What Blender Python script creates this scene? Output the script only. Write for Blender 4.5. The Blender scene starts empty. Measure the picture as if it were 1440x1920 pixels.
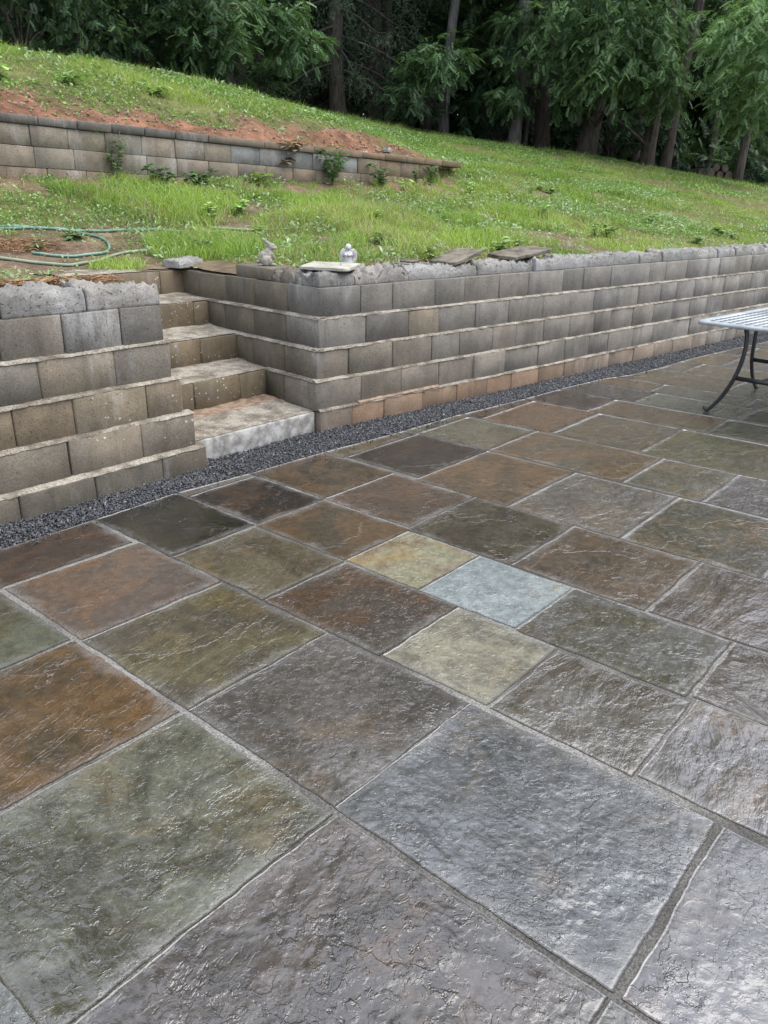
import bpy, bmesh, math, random
import numpy as np
from mathutils import Vector, Matrix

rng = np.random.default_rng(7)
random.seed(7)
sc = bpy.context.scene
COL = sc.collection

# ------------------------------------------------------------------ camera, sky, sun, exposure
cam_d = bpy.data.cameras.new("camera")
cam = bpy.data.objects.new("camera", cam_d)
COL.objects.link(cam)
ROT = ((0.73376013, 0.24371905, -0.63419011),
       (-0.6792837, 0.28106665, -0.67791976),
       (0.01302773, 0.92822549, 0.37178988))
m3 = Matrix(ROT)
cam.matrix_world = Matrix.Translation((0, 0, 1.5)) @ m3.to_4x4()
# the rows of ROT are the world axes seen from the camera, so ROT itself takes camera directions to the world
cam_d.sensor_fit = 'VERTICAL'
cam_d.sensor_height = 36.0
cam_d.lens = 1447.0 / 1920.0 * 36.0
cam_d.clip_start = 0.05
cam_d.clip_end = 600
sc.camera = cam

SUN_EL, SUN_AZ = math.radians(64), math.radians(129)   # azimuth clockwise from +Y
world = bpy.data.worlds.new("World")
sc.world = world
world.use_nodes = True
wn, wl = world.node_tree.nodes, world.node_tree.links
bg = wn["Background"]
sky = wn.new("ShaderNodeTexSky")
sky.sky_type = 'NISHITA'
sky.sun_disc = False
sky.sun_elevation = SUN_EL
sky.sun_rotation = SUN_AZ
sky.dust_density = 4.0
cl_n = wn.new("ShaderNodeTexNoise"); cl_n.inputs['Scale'].default_value = 2.2
cl_n.inputs['Detail'].default_value = 7; cl_n.inputs['Roughness'].default_value = 0.55
cl_r = wn.new("ShaderNodeValToRGB")
cl_r.color_ramp.elements[0].position = 0.30; cl_r.color_ramp.elements[0].color = (5.6, 6.4, 8.0, 1)
cl_r.color_ramp.elements[1].position = 0.68; cl_r.color_ramp.elements[1].color = (11.0, 11.9, 13.6, 1)
tc = wn.new("ShaderNodeTexCoord")
wl.new(tc.outputs['Generated'], cl_n.inputs['Vector'])
wl.new(cl_n.outputs['Fac'], cl_r.inputs['Fac'])
wm = wn.new("ShaderNodeMix"); wm.data_type = 'RGBA'; wm.inputs['Factor'].default_value = 0.8
wl.new(sky.outputs['Color'], wm.inputs['A'])
wl.new(cl_r.outputs['Color'], wm.inputs['B'])
wl.new(wm.outputs['Result'], bg.inputs['Color'])
bg.inputs['Strength'].default_value = 0.12

sun_d = bpy.data.lights.new("sun", 'SUN')
sun = bpy.data.objects.new("sun", sun_d)
COL.objects.link(sun)
sun_d.energy = 2.2
sun_d.angle = math.radians(60)
sun_d.color = (1.0, 0.96, 0.9)
sdir = Vector((math.sin(SUN_AZ) * math.cos(SUN_EL), math.cos(SUN_AZ) * math.cos(SUN_EL), math.sin(SUN_EL)))
sun.rotation_euler = sdir.to_track_quat('Z', 'Y').to_euler()
sun.location = (0, 0, 30)

sc.view_settings.view_transform = 'Standard'
sc.view_settings.look = 'None'
sc.view_settings.gamma = 1.0
sc.view_settings.exposure = 0.98
sc.cycles.use_denoising = True
sc.cycles.denoising_prefilter = 'ACCURATE'
sc.cycles.denoising_input_passes = 'RGB_ALBEDO_NORMAL'
sc.cycles.max_bounces = 6
sc.cycles.transparent_max_bounces = 4
sc.cycles.sample_clamp_indirect = 6.0

# ------------------------------------------------------------------ numeric helpers
def _hash(ix, iy, seed):
    h = (ix.astype(np.int64) * 374761393 + iy.astype(np.int64) * 668265263 + seed * 1442695041) & 0xFFFFFFFF
    h = ((h ^ (h >> 13)) * 1274126177) & 0xFFFFFFFF
    h = h ^ (h >> 16)
    return (h & 0xFFFF) / 65535.0

def vnoise(x, y, seed=0):
    x = np.asarray(x, float); y = np.asarray(y, float)
    ix = np.floor(x); iy = np.floor(y)
    fx = x - ix; fy = y - iy
    fx = fx * fx * fx * (fx * (fx * 6 - 15) + 10)
    fy = fy * fy * fy * (fy * (fy * 6 - 15) + 10)
    a = _hash(ix, iy, seed); b = _hash(ix + 1, iy, seed)
    c = _hash(ix, iy + 1, seed); d = _hash(ix + 1, iy + 1, seed)
    return (a + (b - a) * fx) * (1 - fy) + (c + (d - c) * fx) * fy

def fbm(x, y, seed=0, oct=4, gain=0.5):
    s = 0.0; a = 1.0; t = 0.0
    for i in range(oct):
        s = s + a * vnoise(np.asarray(x) * 2 ** i + 17.3 * i, np.asarray(y) * 2 ** i - 9.1 * i, seed + i * 31)
        t += a; a *= gain
    return s / t            # 0..1

def sstep(a, b, x):
    t = np.clip((x - a) / (b - a), 0, 1)
    return t * t * (3 - 2 * t)

def s2l(*c):
    return tuple(((v / 255.0) / 12.92 if v <= 10 else ((v / 255.0 + 0.055) / 1.055) ** 2.4) for v in c)

# ------------------------------------------------------------------ mesh and object helpers
def mesh_np(name, V, faces, mats=(), smooth=False, attrs=None):
    """faces: list of (k,n) integer arrays"""
    me = bpy.data.meshes.new(name)
    V = np.ascontiguousarray(V, dtype=np.float32)
    faces = [np.asarray(f, dtype=np.int32) for f in faces if len(f)]
    nl = sum(f.size for f in faces); nf = sum(len(f) for f in faces)
    me.vertices.add(len(V)); me.vertices.foreach_set('co', V.ravel())
    me.loops.add(nl); me.polygons.add(nf)
    me.loops.foreach_set('vertex_index', np.concatenate([f.ravel() for f in faces]))
    starts = []; o = 0
    for f in faces:
        starts.append(o + np.arange(len(f)) * f.shape[1]); o += f.size
    me.polygons.foreach_set('loop_start', np.concatenate(starts).astype(np.int32))
    if smooth:
        me.polygons.foreach_set('use_smooth', np.ones(nf, dtype=bool))
    for k, a in (attrs or {}).items():
        a = np.asarray(a, dtype=np.float32)
        if a.ndim == 1:
            at = me.attributes.new(k, 'FLOAT', 'POINT'); at.data.foreach_set('value', a)
        else:
            if a.shape[1] == 3:
                a = np.hstack([a, np.ones((len(a), 1), np.float32)])
            at = me.attributes.new(k, 'FLOAT_COLOR', 'POINT'); at.data.foreach_set('color', a.ravel())
    me.update(calc_edges=True)
    me.validate()
    for m in mats:
        me.materials.append(m)
    return me

def link(name, data, parent=None, loc=None, rotz=None):
    o = bpy.data.objects.new(name, data)
    COL.objects.link(o)
    if parent is not None:
        o.parent = parent
    if loc is not None:
        o.location = loc
    if rotz is not None:
        o.rotation_euler = (0, 0, rotz)
    return o

def tag(o, label=None, cat=None, group=None, kind=None):
    if label: o['label'] = label
    if cat: o['category'] = cat
    if group: o['group'] = group
    if kind: o['kind'] = kind
    return o

def grid_faces(n, m, off=0, wrap=False):
    i = np.arange(n - 1)[:, None] * m + np.arange(m - 1)[None, :]
    q = np.stack([i, i + 1, i + m + 1, i + m], -1).reshape(-1, 4) + off
    return q

def bevel_box(lx, ly, lz, b=0.006, jit=0.0015, r=rng):
    """chamfered block, 44 triangles; origin in the middle of its base"""
    V = []; idx = {}
    for sx in (-1, 1):
        for sy in (-1, 1):
            for sz in (-1, 1):
                for ax in range(3):
                    h = [lx / 2, ly / 2, lz / 2]
                    bb = b * r.uniform(0.6, 1.7)
                    p = [sx * (h[0] - (0 if ax == 0 else bb)), sy * (h[1] - (0 if ax == 1 else bb)),
                         sz * (h[2] - (0 if ax == 2 else bb)) + lz / 2]
                    p = [c + r.normal(0, jit) for c in p]
                    idx[(sx, sy, sz, ax)] = len(V); V.append(p)
    quads = []; tris = []
    def corner(ax, s, a, bq):
        k = [0, 0, 0]; o1, o2 = [i for i in range(3) if i != ax]
        k[ax] = s; k[o1] = a; k[o2] = bq
        return tuple(k)
    for ax in range(3):
        for s in (-1, 1):
            c = [corner(ax, s, -1, -1), corner(ax, s, 1, -1), corner(ax, s, 1, 1), corner(ax, s, -1, 1)]
            f = [idx[k + (ax,)] for k in c]
            if (s == 1) == (ax == 1): f = f[::-1]
            quads.append(f)
    for ax in range(3):
        o1, o2 = [i for i in range(3) if i != ax]
        for a in (-1, 1):
            for b2 in (-1, 1):
                k1 = [0, 0, 0]; k1[ax] = -1; k1[o1] = a; k1[o2] = b2
                k2 = list(k1); k2[ax] = 1
                quads.append([idx[tuple(k1) + (o1,)], idx[tuple(k2) + (o1,)], idx[tuple(k2) + (o2,)], idx[tuple(k1) + (o2,)]])
    for sx in (-1, 1):
        for sy in (-1, 1):
            for sz in (-1, 1):
                tris.append([idx[(sx, sy, sz, a)] for a in range(3)])
    return np.array(V), [np.array(quads), np.array(tris)]

def fix_normals(me):
    bm = bmesh.new(); bm.from_mesh(me)
    bmesh.ops.recalc_face_normals(bm, faces=bm.faces)
    bm.to_mesh(me); bm.free()

def tube(P, rad, n=8, cap=True):
    """tube along the points P with radii rad"""
    P = np.asarray(P, float); rad = np.broadcast_to(np.asarray(rad, float), (len(P),))
    T = np.gradient(P, axis=0); T /= np.linalg.norm(T, axis=1)[:, None] + 1e-9
    ref = np.array([0.31, 0.17, 0.93])
    if abs(T[0] @ ref) > 0.85: ref = np.array([0.9, 0.1, 0.2])
    A = np.cross(T, ref); A /= np.linalg.norm(A, axis=1)[:, None] + 1e-9
    B = np.cross(T, A)
    ang = np.linspace(0, 2 * np.pi, n, endpoint=False)
    V = P[:, None] + rad[:, None, None] * (np.cos(ang)[None, :, None] * A[:, None] + np.sin(ang)[None, :, None] * B[:, None])
    V = V.reshape(-1, 3)
    i = np.arange(len(P) - 1)[:, None] * n; j = np.arange(n)[None, :]; j2 = (j + 1) % n
    F = np.stack([i + j, i + j2, i + n + j2, i + n + j], -1).reshape(-1, 4)
    faces = [F]
    if cap:
        V = np.vstack([V, P[0], P[-1]])
        a, b = len(V) - 2, len(V) - 1
        jj = np.arange(n); l = (len(P) - 1) * n
        faces.append(np.vstack([np.stack([np.full(n, a), (jj + 1) % n, jj], -1),
                                np.stack([np.full(n, b), l + jj, l + (jj + 1) % n], -1)]))
    return V, faces

class Bag:
    """collects pieces of ONE part into one mesh"""
    def __init__(s): s.V = []; s.F = {}; s.n = 0; s.A = []
    def add(s, V, faces, col=None):
        for f in faces:
            f = np.asarray(f)
            if len(f): s.F.setdefault(f.shape[1], []).append(f + s.n)
        s.V.append(np.asarray(V)); s.n += len(V)
        if col is not None: s.A.append(np.broadcast_to(np.asarray(col, float), (len(V), 3)))
    def mesh(s, name, mat, smooth=False, attrs=None):
        at = dict(attrs or {})
        if s.A: at['tint'] = np.vstack(s.A)
        return mesh_np(name, np.vstack(s.V), [np.vstack(f) for f in s.F.values()], [mat] if mat else [], smooth, at)

def catmull(P, k=8):
    P = np.asarray(P, float); out = []
    Q = np.vstack([2 * P[0] - P[1], P, 2 * P[-1] - P[-2]])
    for i in range(1, len(Q) - 2):
        p0, p1, p2, p3 = Q[i - 1], Q[i], Q[i + 1], Q[i + 2]
        for t in np.linspace(0, 1, k, endpoint=False):
            out.append(0.5 * (2 * p1 + (p2 - p0) * t + (2 * p0 - 5 * p1 + 4 * p2 - p3) * t * t + (3 * p1 - p0 - 3 * p2 + p3) * t ** 3))
    out.append(P[-1]); return np.array(out)

# ------------------------------------------------------------------ material helpers
class MB:
    def __init__(s, name):
        s.m = bpy.data.materials.new(name); s.m.use_nodes = True
        s.nt = s.m.node_tree; s.N = s.nt.nodes; s.L = s.nt.links
        s.p = s.N["Principled BSDF"]; s.out = s.N["Material Output"]
    def n(s, t, **kw):
        x = s.N.new(t)
        for k, v in kw.items():
            if k.startswith('i_'): x.inputs[k[2:].replace('_', ' ')].default_value = v
            else: setattr(x, k, v)
        return x
    def l(s, a, b): s.L.new(a, b)
    def coord(s, rnd=True):
        tcn = s.n("ShaderNodeTexCoord"); o = tcn.outputs['Object']
        if rnd:
            oi = s.n("ShaderNodeObjectInfo")
            mu = s.n("ShaderNodeMath", operation='MULTIPLY'); s.l(oi.outputs['Random'], mu.inputs[0]); mu.inputs[1].default_value = 73.0
            cx = s.n("ShaderNodeCombineXYZ"); s.l(mu.outputs[0], cx.inputs[0]); s.l(mu.outputs[0], cx.inputs[2])
            ad = s.n("ShaderNodeVectorMath", operation='ADD'); s.l(o, ad.inputs[0]); s.l(cx.outputs[0], ad.inputs[1])
            o = ad.outputs[0]
        return o
    def noise(s, vec, scale, detail=4, rough=0.55, dist=0.0):
        x = s.n("ShaderNodeTexNoise"); x.inputs['Scale'].default_value = scale; x.inputs['Detail'].default_value = detail
        x.inputs['Roughness'].default_value = rough; x.inputs['Distortion'].default_value = dist
        if vec is not None: s.l(vec, x.inputs['Vector'])
        return x.outputs['Fac']
    def voro(s, vec, scale, feature='F1'):
        x = s.n("ShaderNodeTexVoronoi"); x.feature = feature; x.inputs['Scale'].default_value = scale; s.l(vec, x.inputs['Vector'])
        return x.outputs['Distance']
    def ramp(s, fac, a, b, lo=0.0, hi=1.0):
        x = s.n("ShaderNodeMapRange"); x.interpolation_type = 'SMOOTHSTEP'
        x.inputs['From Min'].default_value = a; x.inputs['From Max'].default_value = b
        x.inputs['To Min'].default_value = lo; x.inputs['To Max'].default_value = hi
        s.l(fac, x.inputs['Value']); return x.outputs['Result']
    def mix(s, fac, a, b, mode='MIX'):
        x = s.n("ShaderNodeMix"); x.data_type = 'RGBA'; x.blend_type = mode
        for v, k in ((fac, 'Factor'), (a, 'A'), (b, 'B')):
            if hasattr(v, 'node'): s.l(v, x.inputs[k])
            elif k == 'Factor': x.inputs[k].default_value = v
            else: x.inputs[k].default_value = (*v[:3], 1)
        return x.outputs['Result']
    def math(s, op, a, b=0.0):
        x = s.n("ShaderNodeMath", operation=op)
        for i, v in enumerate((a, b)):
            if hasattr(v, 'node'): s.l(v, x.inputs[i])
            else: x.inputs[i].default_value = v
        return x.outputs[0]
    def bump(s, h, strength, dist, normal=None):
        x = s.n("ShaderNodeBump"); x.inputs['Strength'].default_value = strength; x.inputs['Distance'].default_value = dist
        s.l(h, x.inputs['Height'])
        if normal is not None: s.l(normal, x.inputs['Normal'])
        return x.outputs['Normal']
    def attr(s, name, kind='GEOMETRY'):
        x = s.n("ShaderNodeAttribute"); x.attribute_type = kind; x.attribute_name = name; return x
    def set(s, **kw):
        for k, v in kw.items():
            i = s.p.inputs[k.replace('_', ' ')]
            if hasattr(v, 'node'): s.l(v, i)
            elif isinstance(v, tuple) and len(v) == 3: i.default_value = (*v, 1)
            else: i.default_value = v
        return s.m

# ------------------------------------------------------------------ materials
def mat_flagstone():
    b = MB("wet_flagstone"); v = b.coord()
    at = lambda k: b.attr(k, 'OBJECT').outputs['Fac']
    vr = b.n("ShaderNodeVectorRotate"); vr.rotation_type = 'Z_AXIS'; b.l(v, vr.inputs['Vector']); b.l(at('st_angle'), vr.inputs['Angle'])
    cz = b.n("ShaderNodeCombineXYZ"); b.l(at('st_stretch'), cz.inputs[0]); cz.inputs[1].default_value = 1; cz.inputs[2].default_value = 1
    vm = b.n("ShaderNodeVectorMath", operation='MULTIPLY'); b.l(vr.outputs[0], vm.inputs[0]); b.l(cz.outputs[0], vm.inputs[1]); va = vm.outputs[0]
    ca = b.attr('col_a', 'OBJECT').outputs['Color']; cb = b.attr('col_b', 'OBJECT').outputs['Color']
    relief, layer, dusty = at('st_relief'), at('st_layer'), at('st_dust')
    # colour: two tones of the stone, sharper mineral mottling, rust clouds
    n1 = b.noise(v, 3.0, 7, 0.66, 0.8)
    c = b.mix(b.ramp(n1, 0.42, 0.58), ca, cb)
    rust = b.math('MULTIPLY', b.ramp(b.noise(v, 2.6, 7, 0.7, 0.5), 0.54, 0.66), 0.5)
    c = b.mix(rust, c, b.mix(1.0, ca, (1.25, 0.98, 0.68), 'MULTIPLY'))
    pale = b.math('MULTIPLY', b.ramp(b.noise(v, 2.0, 6, 0.68), 0.54, 0.70), 0.5)
    c = b.mix(pale, c, b.mix(1.0, cb, (1.35, 1.38, 1.42), 'MULTIPLY'))
    n2 = b.noise(v, 24, 8, 0.76, 0.4)
    c = b.mix(1.0, c, b.mix(b.ramp(n2, 0.32, 0.68), (0.70, 0.69, 0.68), (1.26, 1.25, 1.24)), 'MULTIPLY')
    n3 = b.noise(v, 140, 4, 0.75)
    c = b.mix(1.0, c, b.mix(b.ramp(n3, 0.35, 0.66), (0.85, 0.85, 0.85), (1.14, 1.14, 1.14)), 'MULTIPLY')
    # relief: layers that break off along one direction, patches of pebbly cleft, flat patches between
    nl = b.noise(va, 4.2, 6, 0.58, 0.5)
    saw = b.math('FRACT', b.math('MULTIPLY', nl, 8.0))
    patch = b.ramp(b.noise(v, 3.3, 4, 0.6), 0.36, 0.60, 0.22, 1.0)
    qn = b.math('MULTIPLY', b.noise(va, 24, 4, 0.56, 0.5), 5.0)
    qf = b.math('FRACT', qn)
    peb = b.math('ADD', b.math('FLOOR', qn), b.ramp(qf, 0.78, 1.0))
    peb = b.math('ADD', b.math('MULTIPLY', peb, 0.16), b.math('MULTIPLY', b.noise(va, 60, 3, 0.55, 0.4), 0.12))
    fine = b.noise(v, 100, 3, 0.6)
    crack = b.math('MULTIPLY', b.ramp(saw, 0.955, 1.0), b.math('MULTIPLY', layer, 0.6))
    c = b.mix(crack, c, b.mix(1.0, c, (0.3, 0.3, 0.3), 'MULTIPLY'))
    lip = b.math('MULTIPLY', b.math('MULTIPLY', b.ramp(saw, 0.0, 0.05, 1.0, 0.0), layer), b.ramp(b.noise(v, 8, 3), 0.48, 0.62, 0.0, 0.6))
    c = b.mix(lip, c, (0.24, 0.235, 0.225))
    h = b.math('MULTIPLY', b.math('MULTIPLY', peb, 1.5), relief)
    h = b.math('MULTIPLY', b.math('ADD', h, b.math('MULTIPLY', fine, 0.10)), patch)
    lg = b.math('MULTIPLY', b.noise(v, 1.7, 7, 0.60, 0.4), 4.0)
    lf_ = b.math('FRACT', lg)
    c = b.mix(b.math('MULTIPLY', b.ramp(lf_, 0.975, 1.0), b.ramp(b.noise(v, 4, 3), 0.42, 0.58, 0.0, 0.75)), c, (0.03, 0.028, 0.026))
    h = b.math('ADD', h, b.math('MULTIPLY', b.math('ADD', b.math('FLOOR', lg), b.ramp(lf_, 0.96, 1.0)), 0.22))
    h = b.math('ADD', h, b.math('MULTIPLY', b.math('MULTIPLY', saw, layer), 0.5))
    # sand film drying along the joints, in broken patches
    e = b.attr('edge').outputs['Fac']
    en = b.math('ADD', e, b.math('MULTIPLY', b.math('SUBTRACT', b.noise(v, 4, 6, 0.72), 0.44), 0.20))
    dust = b.ramp(en, 0.0, 0.06, 1.0, 0.0)
    grain = b.ramp(b.noise(v, 210, 3, 0.75), 0.40, 0.60)
    dust = b.math('MULTIPLY', b.math('MULTIPLY', dust, dusty), b.math('ADD', 0.2, b.math('MULTIPLY', grain, 0.8)))
    c = b.mix(b.math('MULTIPLY', dust, 0.5), c, (0.20, 0.195, 0.185))
    r = b.math('ADD', b.ramp(b.noise(v, 4.5, 5, 0.6), 0.35, 0.68, 0.12, 0.30), b.math('MULTIPLY', dust, 0.25))
    b.set(Base_Color=c, Roughness=r, Normal=b.bump(h, 1.0, 0.0085))
    b.p.inputs['Specular IOR Level'].default_value = 0.85
    b.p.inputs['Coat Weight'].default_value = 0.4; b.p.inputs['Coat Roughness'].default_value = 0.14; b.p.inputs['Coat IOR'].default_value = 1.4
    nb = b.n('ShaderNodeBump'); nb.inputs['Strength'].default_value = 0.6; nb.inputs['Distance'].default_value = 0.0085; b.l(h, nb.inputs['Height']); b.l(nb.outputs['Normal'], b.p.inputs['Coat Normal'])
    return b.m

def mat_concrete(name, lich=0.0, rough=1.0):
    b = MB(name); v = b.coord()
    oi = b.n("ShaderNodeObjectInfo"); base = oi.outputs['Color']
    geo = b.n("ShaderNodeNewGeometry"); wp = geo.outputs['Position']
    n1 = b.noise(v, 4.5, 5, 0.6, 0.2)
    c = b.mix(b.ramp(n1, 0.3, 0.72), b.mix(1.0, base, (0.74, 0.73, 0.70), 'MULTIPLY'), b.mix(1.0, base, (1.22, 1.2, 1.17), 'MULTIPLY'))
    # run stains, longer upright
    mp = b.n("ShaderNodeMapping"); mp.inputs['Scale'].default_value = (9.0, 9.0, 1.1); b.l(wp, mp.inputs['Vector'])
    c = b.mix(b.math('MULTIPLY', b.ramp(b.noise(mp.outputs[0], 1.0, 5, 0.66), 0.50, 0.70), 0.55), c, b.mix(1.0, base, (0.55, 0.54, 0.52), 'MULTIPLY'))
    c = b.mix(b.math('MULTIPLY', b.ramp(b.noise(wp, 2.2, 5, 0.68), 0.50, 0.70), 0.5), c, (0.10, 0.088, 0.07))
    mq = b.n("ShaderNodeMapping"); mq.inputs['Scale'].default_value = (6.0, 6.0, 1.6); b.l(wp, mq.inputs['Vector'])
    wh = b.math('MULTIPLY', b.ramp(b.noise(mq.outputs[0], 1.0, 5, 0.7), 0.50, 0.72), b.ramp(b.noise(wp, 0.7, 3, 0.6), 0.45, 0.65))
    c = b.mix(b.math('MULTIPLY', wh, 0.6), c, (0.31, 0.305, 0.29))
    g = b.noise(v, 130, 3, 0.7)
    c = b.mix(b.ramp(g, 0.3, 0.7), b.mix(1.0, c, (0.72, 0.71, 0.7), 'MULTIPLY'), b.mix(1.0, c, (1.2, 1.2, 1.2), 'MULTIPLY'))
    pit = b.ramp(b.noise(v, 55, 2, 0.55), 0.29, 0.36, 1.0, 0.0)
    c = b.mix(b.math('MULTIPLY', pit, 0.7), c, (0.045, 0.04, 0.035))
    if lich > 0:
        vd = b.math('ADD', b.voro(v, 24 if lich < 0.9 else 30), b.math('MULTIPLY', b.math('SUBTRACT', b.noise(v, 60, 3), 0.5), 0.35))
        sp = b.math('MULTIPLY', b.ramp(vd, 0.10, 0.2, 1.0, 0.0), b.ramp(b.noise(wp, 3.0 if lich < 0.9 else 4.5, 3), 0.5 if lich < 0.9 else 0.40, 0.62 if lich < 0.9 else 0.50))
        c = b.mix(b.math('MULTIPLY', sp, lich), c, (0.42, 0.41, 0.37))
    h = b.math('SUBTRACT', b.math('ADD', b.math('MULTIPLY', g, 0.5), b.math('MULTIPLY', b.noise(v, 35, 4, 0.65), 0.6)), b.math('MULTIPLY', pit, 0.9))
    b.set(Base_Color=c, Roughness=0.92, Normal=b.bump(h, 0.55 * rough, 0.004))
    return b.m

def mat_simple(name, col, col2=None, scale=8.0, rough=0.85, bump=0.0, bscale=60, dist=0.004, spec=0.4, rnd=True):
    b = MB(name); v = b.coord(rnd)
    c = b.mix(b.ramp(b.noise(v, scale, 5, 0.62), 0.33, 0.68), col, col2 or col)
    kw = dict(Base_Color=c, Roughness=rough)
    if bump: kw['Normal'] = b.bump(b.noise(v, bscale, 4, 0.65), bump, dist)
    b.set(**kw); b.p.inputs['Specular IOR Level'].default_value = spec
    return b.m

def mat_leaf(name, rough=0.5, trans=0.3, spec=0.35, gain=1.0):
    """leaf colour from the 'tint' attribute, a little light passing through"""
    b = MB(name)
    t = b.attr('tint').outputs['Color']
    oi = b.n("ShaderNodeObjectInfo")
    t2 = b.mix(b.math('MULTIPLY', oi.outputs['Random'], 0.5), t, b.mix(1.0, t, (0.75, 0.85, 0.95), 'MULTIPLY'))
    if gain != 1.0: t2 = b.mix(1.0, t2, (gain, gain, gain), 'MULTIPLY')
    b.set(Base_Color=t2, Roughness=rough); b.p.inputs['Specular IOR Level'].default_value = spec
    tr = b.n("ShaderNodeBsdfTranslucent"); b.l(b.mix(1.0, t2, (1.1, 1.25, 0.5), 'MULTIPLY'), tr.inputs['Color'])
    ms = b.n("ShaderNodeMixShader"); ms.inputs[0].default_value = trans
    b.l(b.p.outputs[0], ms.inputs[1]); b.l(tr.outputs[0], ms.inputs[2]); b.l(ms.outputs[0], b.out.inputs['Surface'])
    return b.m

def mat_ground():
    b = MB("hillside_ground"); v = b.coord(False)
    t = b.attr('tint').outputs['Color']
    n = b.noise(v, 6, 6, 0.68)
    c = b.mix(b.ramp(n, 0.3, 0.7), b.mix(1.0, t, (0.62, 0.6, 0.58), 'MULTIPLY'), b.mix(1.0, t, (1.25, 1.22, 1.18), 'MULTIPLY'))
    c = b.mix(b.math('MULTIPLY', b.ramp(b.noise(v, 40, 3, 0.7), 0.58, 0.72), 0.5), c, b.mix(1.0, t, (1.7, 1.62, 1.5), 'MULTIPLY'))
    h = b.math('ADD', b.noise(v, 22, 6, 0.7), b.math('MULTIPLY', b.noise(v, 90, 3, 0.7), 0.4))
    b.set(Base_Color=c, Roughness=0.95, Normal=b.bump(h, 0.9, 0.03)); b.p.inputs['Specular IOR Level'].default_value = 0.2
    return b.m

def mat_bark(name, ca, cb):
    b = MB(name); v = b.coord()
    mp = b.n("ShaderNodeMapping"); mp.inputs['Scale'].default_value = (9, 9, 1.3); b.l(v, mp.inputs['Vector'])
    n = b.noise(mp.outputs[0], 2.2, 5, 0.65, 0.4)
    c = b.mix(b.ramp(n, 0.35, 0.65), ca, cb)
    c = b.mix(b.ramp(b.noise(v, 1.3, 3), 0.6, 0.75), c, (0.09, 0.10, 0.065))
    b.set(Base_Color=c, Roughness=0.95, Normal=b.bump(n, 1.0, 0.03)); return b.m

M_STONE = mat_flagstone()
M_SAND = (lambda b, v: b.set(Base_Color=b.mix(1.0, b.mix(b.ramp(b.noise(v, 1.4, 4, 0.6), 0.38, 0.62), (0.05, 0.046, 0.041), (0.17, 0.163, 0.152)),
    b.mix(b.ramp(b.noise(v, 170, 3, 0.8), 0.36, 0.64), (0.45, 0.44, 0.42), (1.5, 1.5, 1.48)), 'MULTIPLY'), Roughness=0.85, Normal=b.bump(b.noise(v, 170, 3, 0.8), 1.0, 0.004)))(*(lambda b: (b, b.coord(False)))(MB("joint_sand")))
M_BLOCK = mat_concrete("concrete_block")
M_BLOCKL = mat_concrete("concrete_block_lichen", 0.75)
M_BROKEN = mat_concrete("broken_concrete", 0.0, 2.2)
M_RISER = mat_concrete("flecked_riser_block", 0.95)
M_LEDGE = (lambda b, v: b.set(Base_Color=b.mix(1.0, b.mix(b.ramp(b.noise(v, 7, 5, 0.65), 0.36, 0.64), (0.115, 0.095, 0.072), (0.29, 0.262, 0.218)),
    b.mix(b.ramp(b.noise(v, 95, 4, 0.8), 0.36, 0.62), (0.55, 0.53, 0.50), (1.3, 1.3, 1.28)), 'MULTIPLY'), Roughness=0.95, Normal=b.bump(b.noise(v, 95, 4, 0.8), 0.9, 0.006)))(*(lambda b: (b, b.coord(False)))(MB("ledge_dirt")))
M_SLAB = mat_simple("slab_render", (0.13, 0.12, 0.105), (0.33, 0.32, 0.30), 14, 0.9, 0.5, 60, 0.003)
M_REDDIRT = mat_simple("red_dirt", (0.14, 0.088, 0.056), (0.29, 0.215, 0.155), 18, 0.95, 0.9, 60, 0.006)
M_GROUND = mat_ground()
M_GRASS = mat_leaf("grass_blade", 0.5, 0.42, 0.4)
M_WEED = mat_leaf("weed_leaf", 0.5, 0.3, 0.4)
M_LEAF = mat_leaf("tree_leaf", 0.5, 0.28, 0.35)
M_NEEDLE = mat_leaf("spruce_needle", 0.6, 0.12, 0.25)
M_DRY = mat_leaf("dry_leaf", 0.8, 0.2, 0.2)
M_BARK = mat_bark("bark_brown", (0.026, 0.021, 0.016), (0.075, 0.06, 0.048))
M_BARKG = mat_bark("bark_grey", (0.05, 0.046, 0.04), (0.14, 0.13, 0.115))
M_STATUE = mat_simple("statue_stone", (0.15, 0.135, 0.11), (0.33, 0.305, 0.26), 34, 0.85, 0.4, 90, 0.003)
M_WHITE = mat_simple("statue_white", (0.33, 0.325, 0.31), (0.52, 0.515, 0.50), 18, 0.8, 0.3, 90, 0.002)
M_IRON = mat_simple("black_iron", (0.012, 0.012, 0.012), (0.022, 0.021, 0.02), 10, 0.42, 0.15, 80, 0.001, 0.5)
M_TOP = mat_simple("table_paint", (0.27, 0.29, 0.30), (0.36, 0.38, 0.385), 9, 0.3, 0.1, 70, 0.001, 0.6)
M_HOSE = mat_simple("hose_vinyl", (0.08, 0.165, 0.13), (0.15, 0.24, 0.19), 6, 0.45, 0.2, 50, 0.002, 0.5)
M_HOSE2 = mat_simple("hose_dusty", (0.15, 0.20, 0.135), (0.24, 0.265, 0.19), 6, 0.6, 0.2, 50, 0.002, 0.4)
M_SLATE = mat_simple("loose_flagstone", (0.06, 0.05, 0.038), (0.17, 0.145, 0.11), 9, 0.7, 0.8, 45, 0.004)
M_SLATEL = mat_simple("pale_flagstone", (0.25, 0.235, 0.195), (0.38, 0.355, 0.30), 9, 0.75, 0.8, 45, 0.004)
M_WOOD = mat_simple("cut_log", (0.04, 0.03, 0.022), (0.10, 0.075, 0.055), 9, 0.9, 0.8, 30, 0.01)
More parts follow.
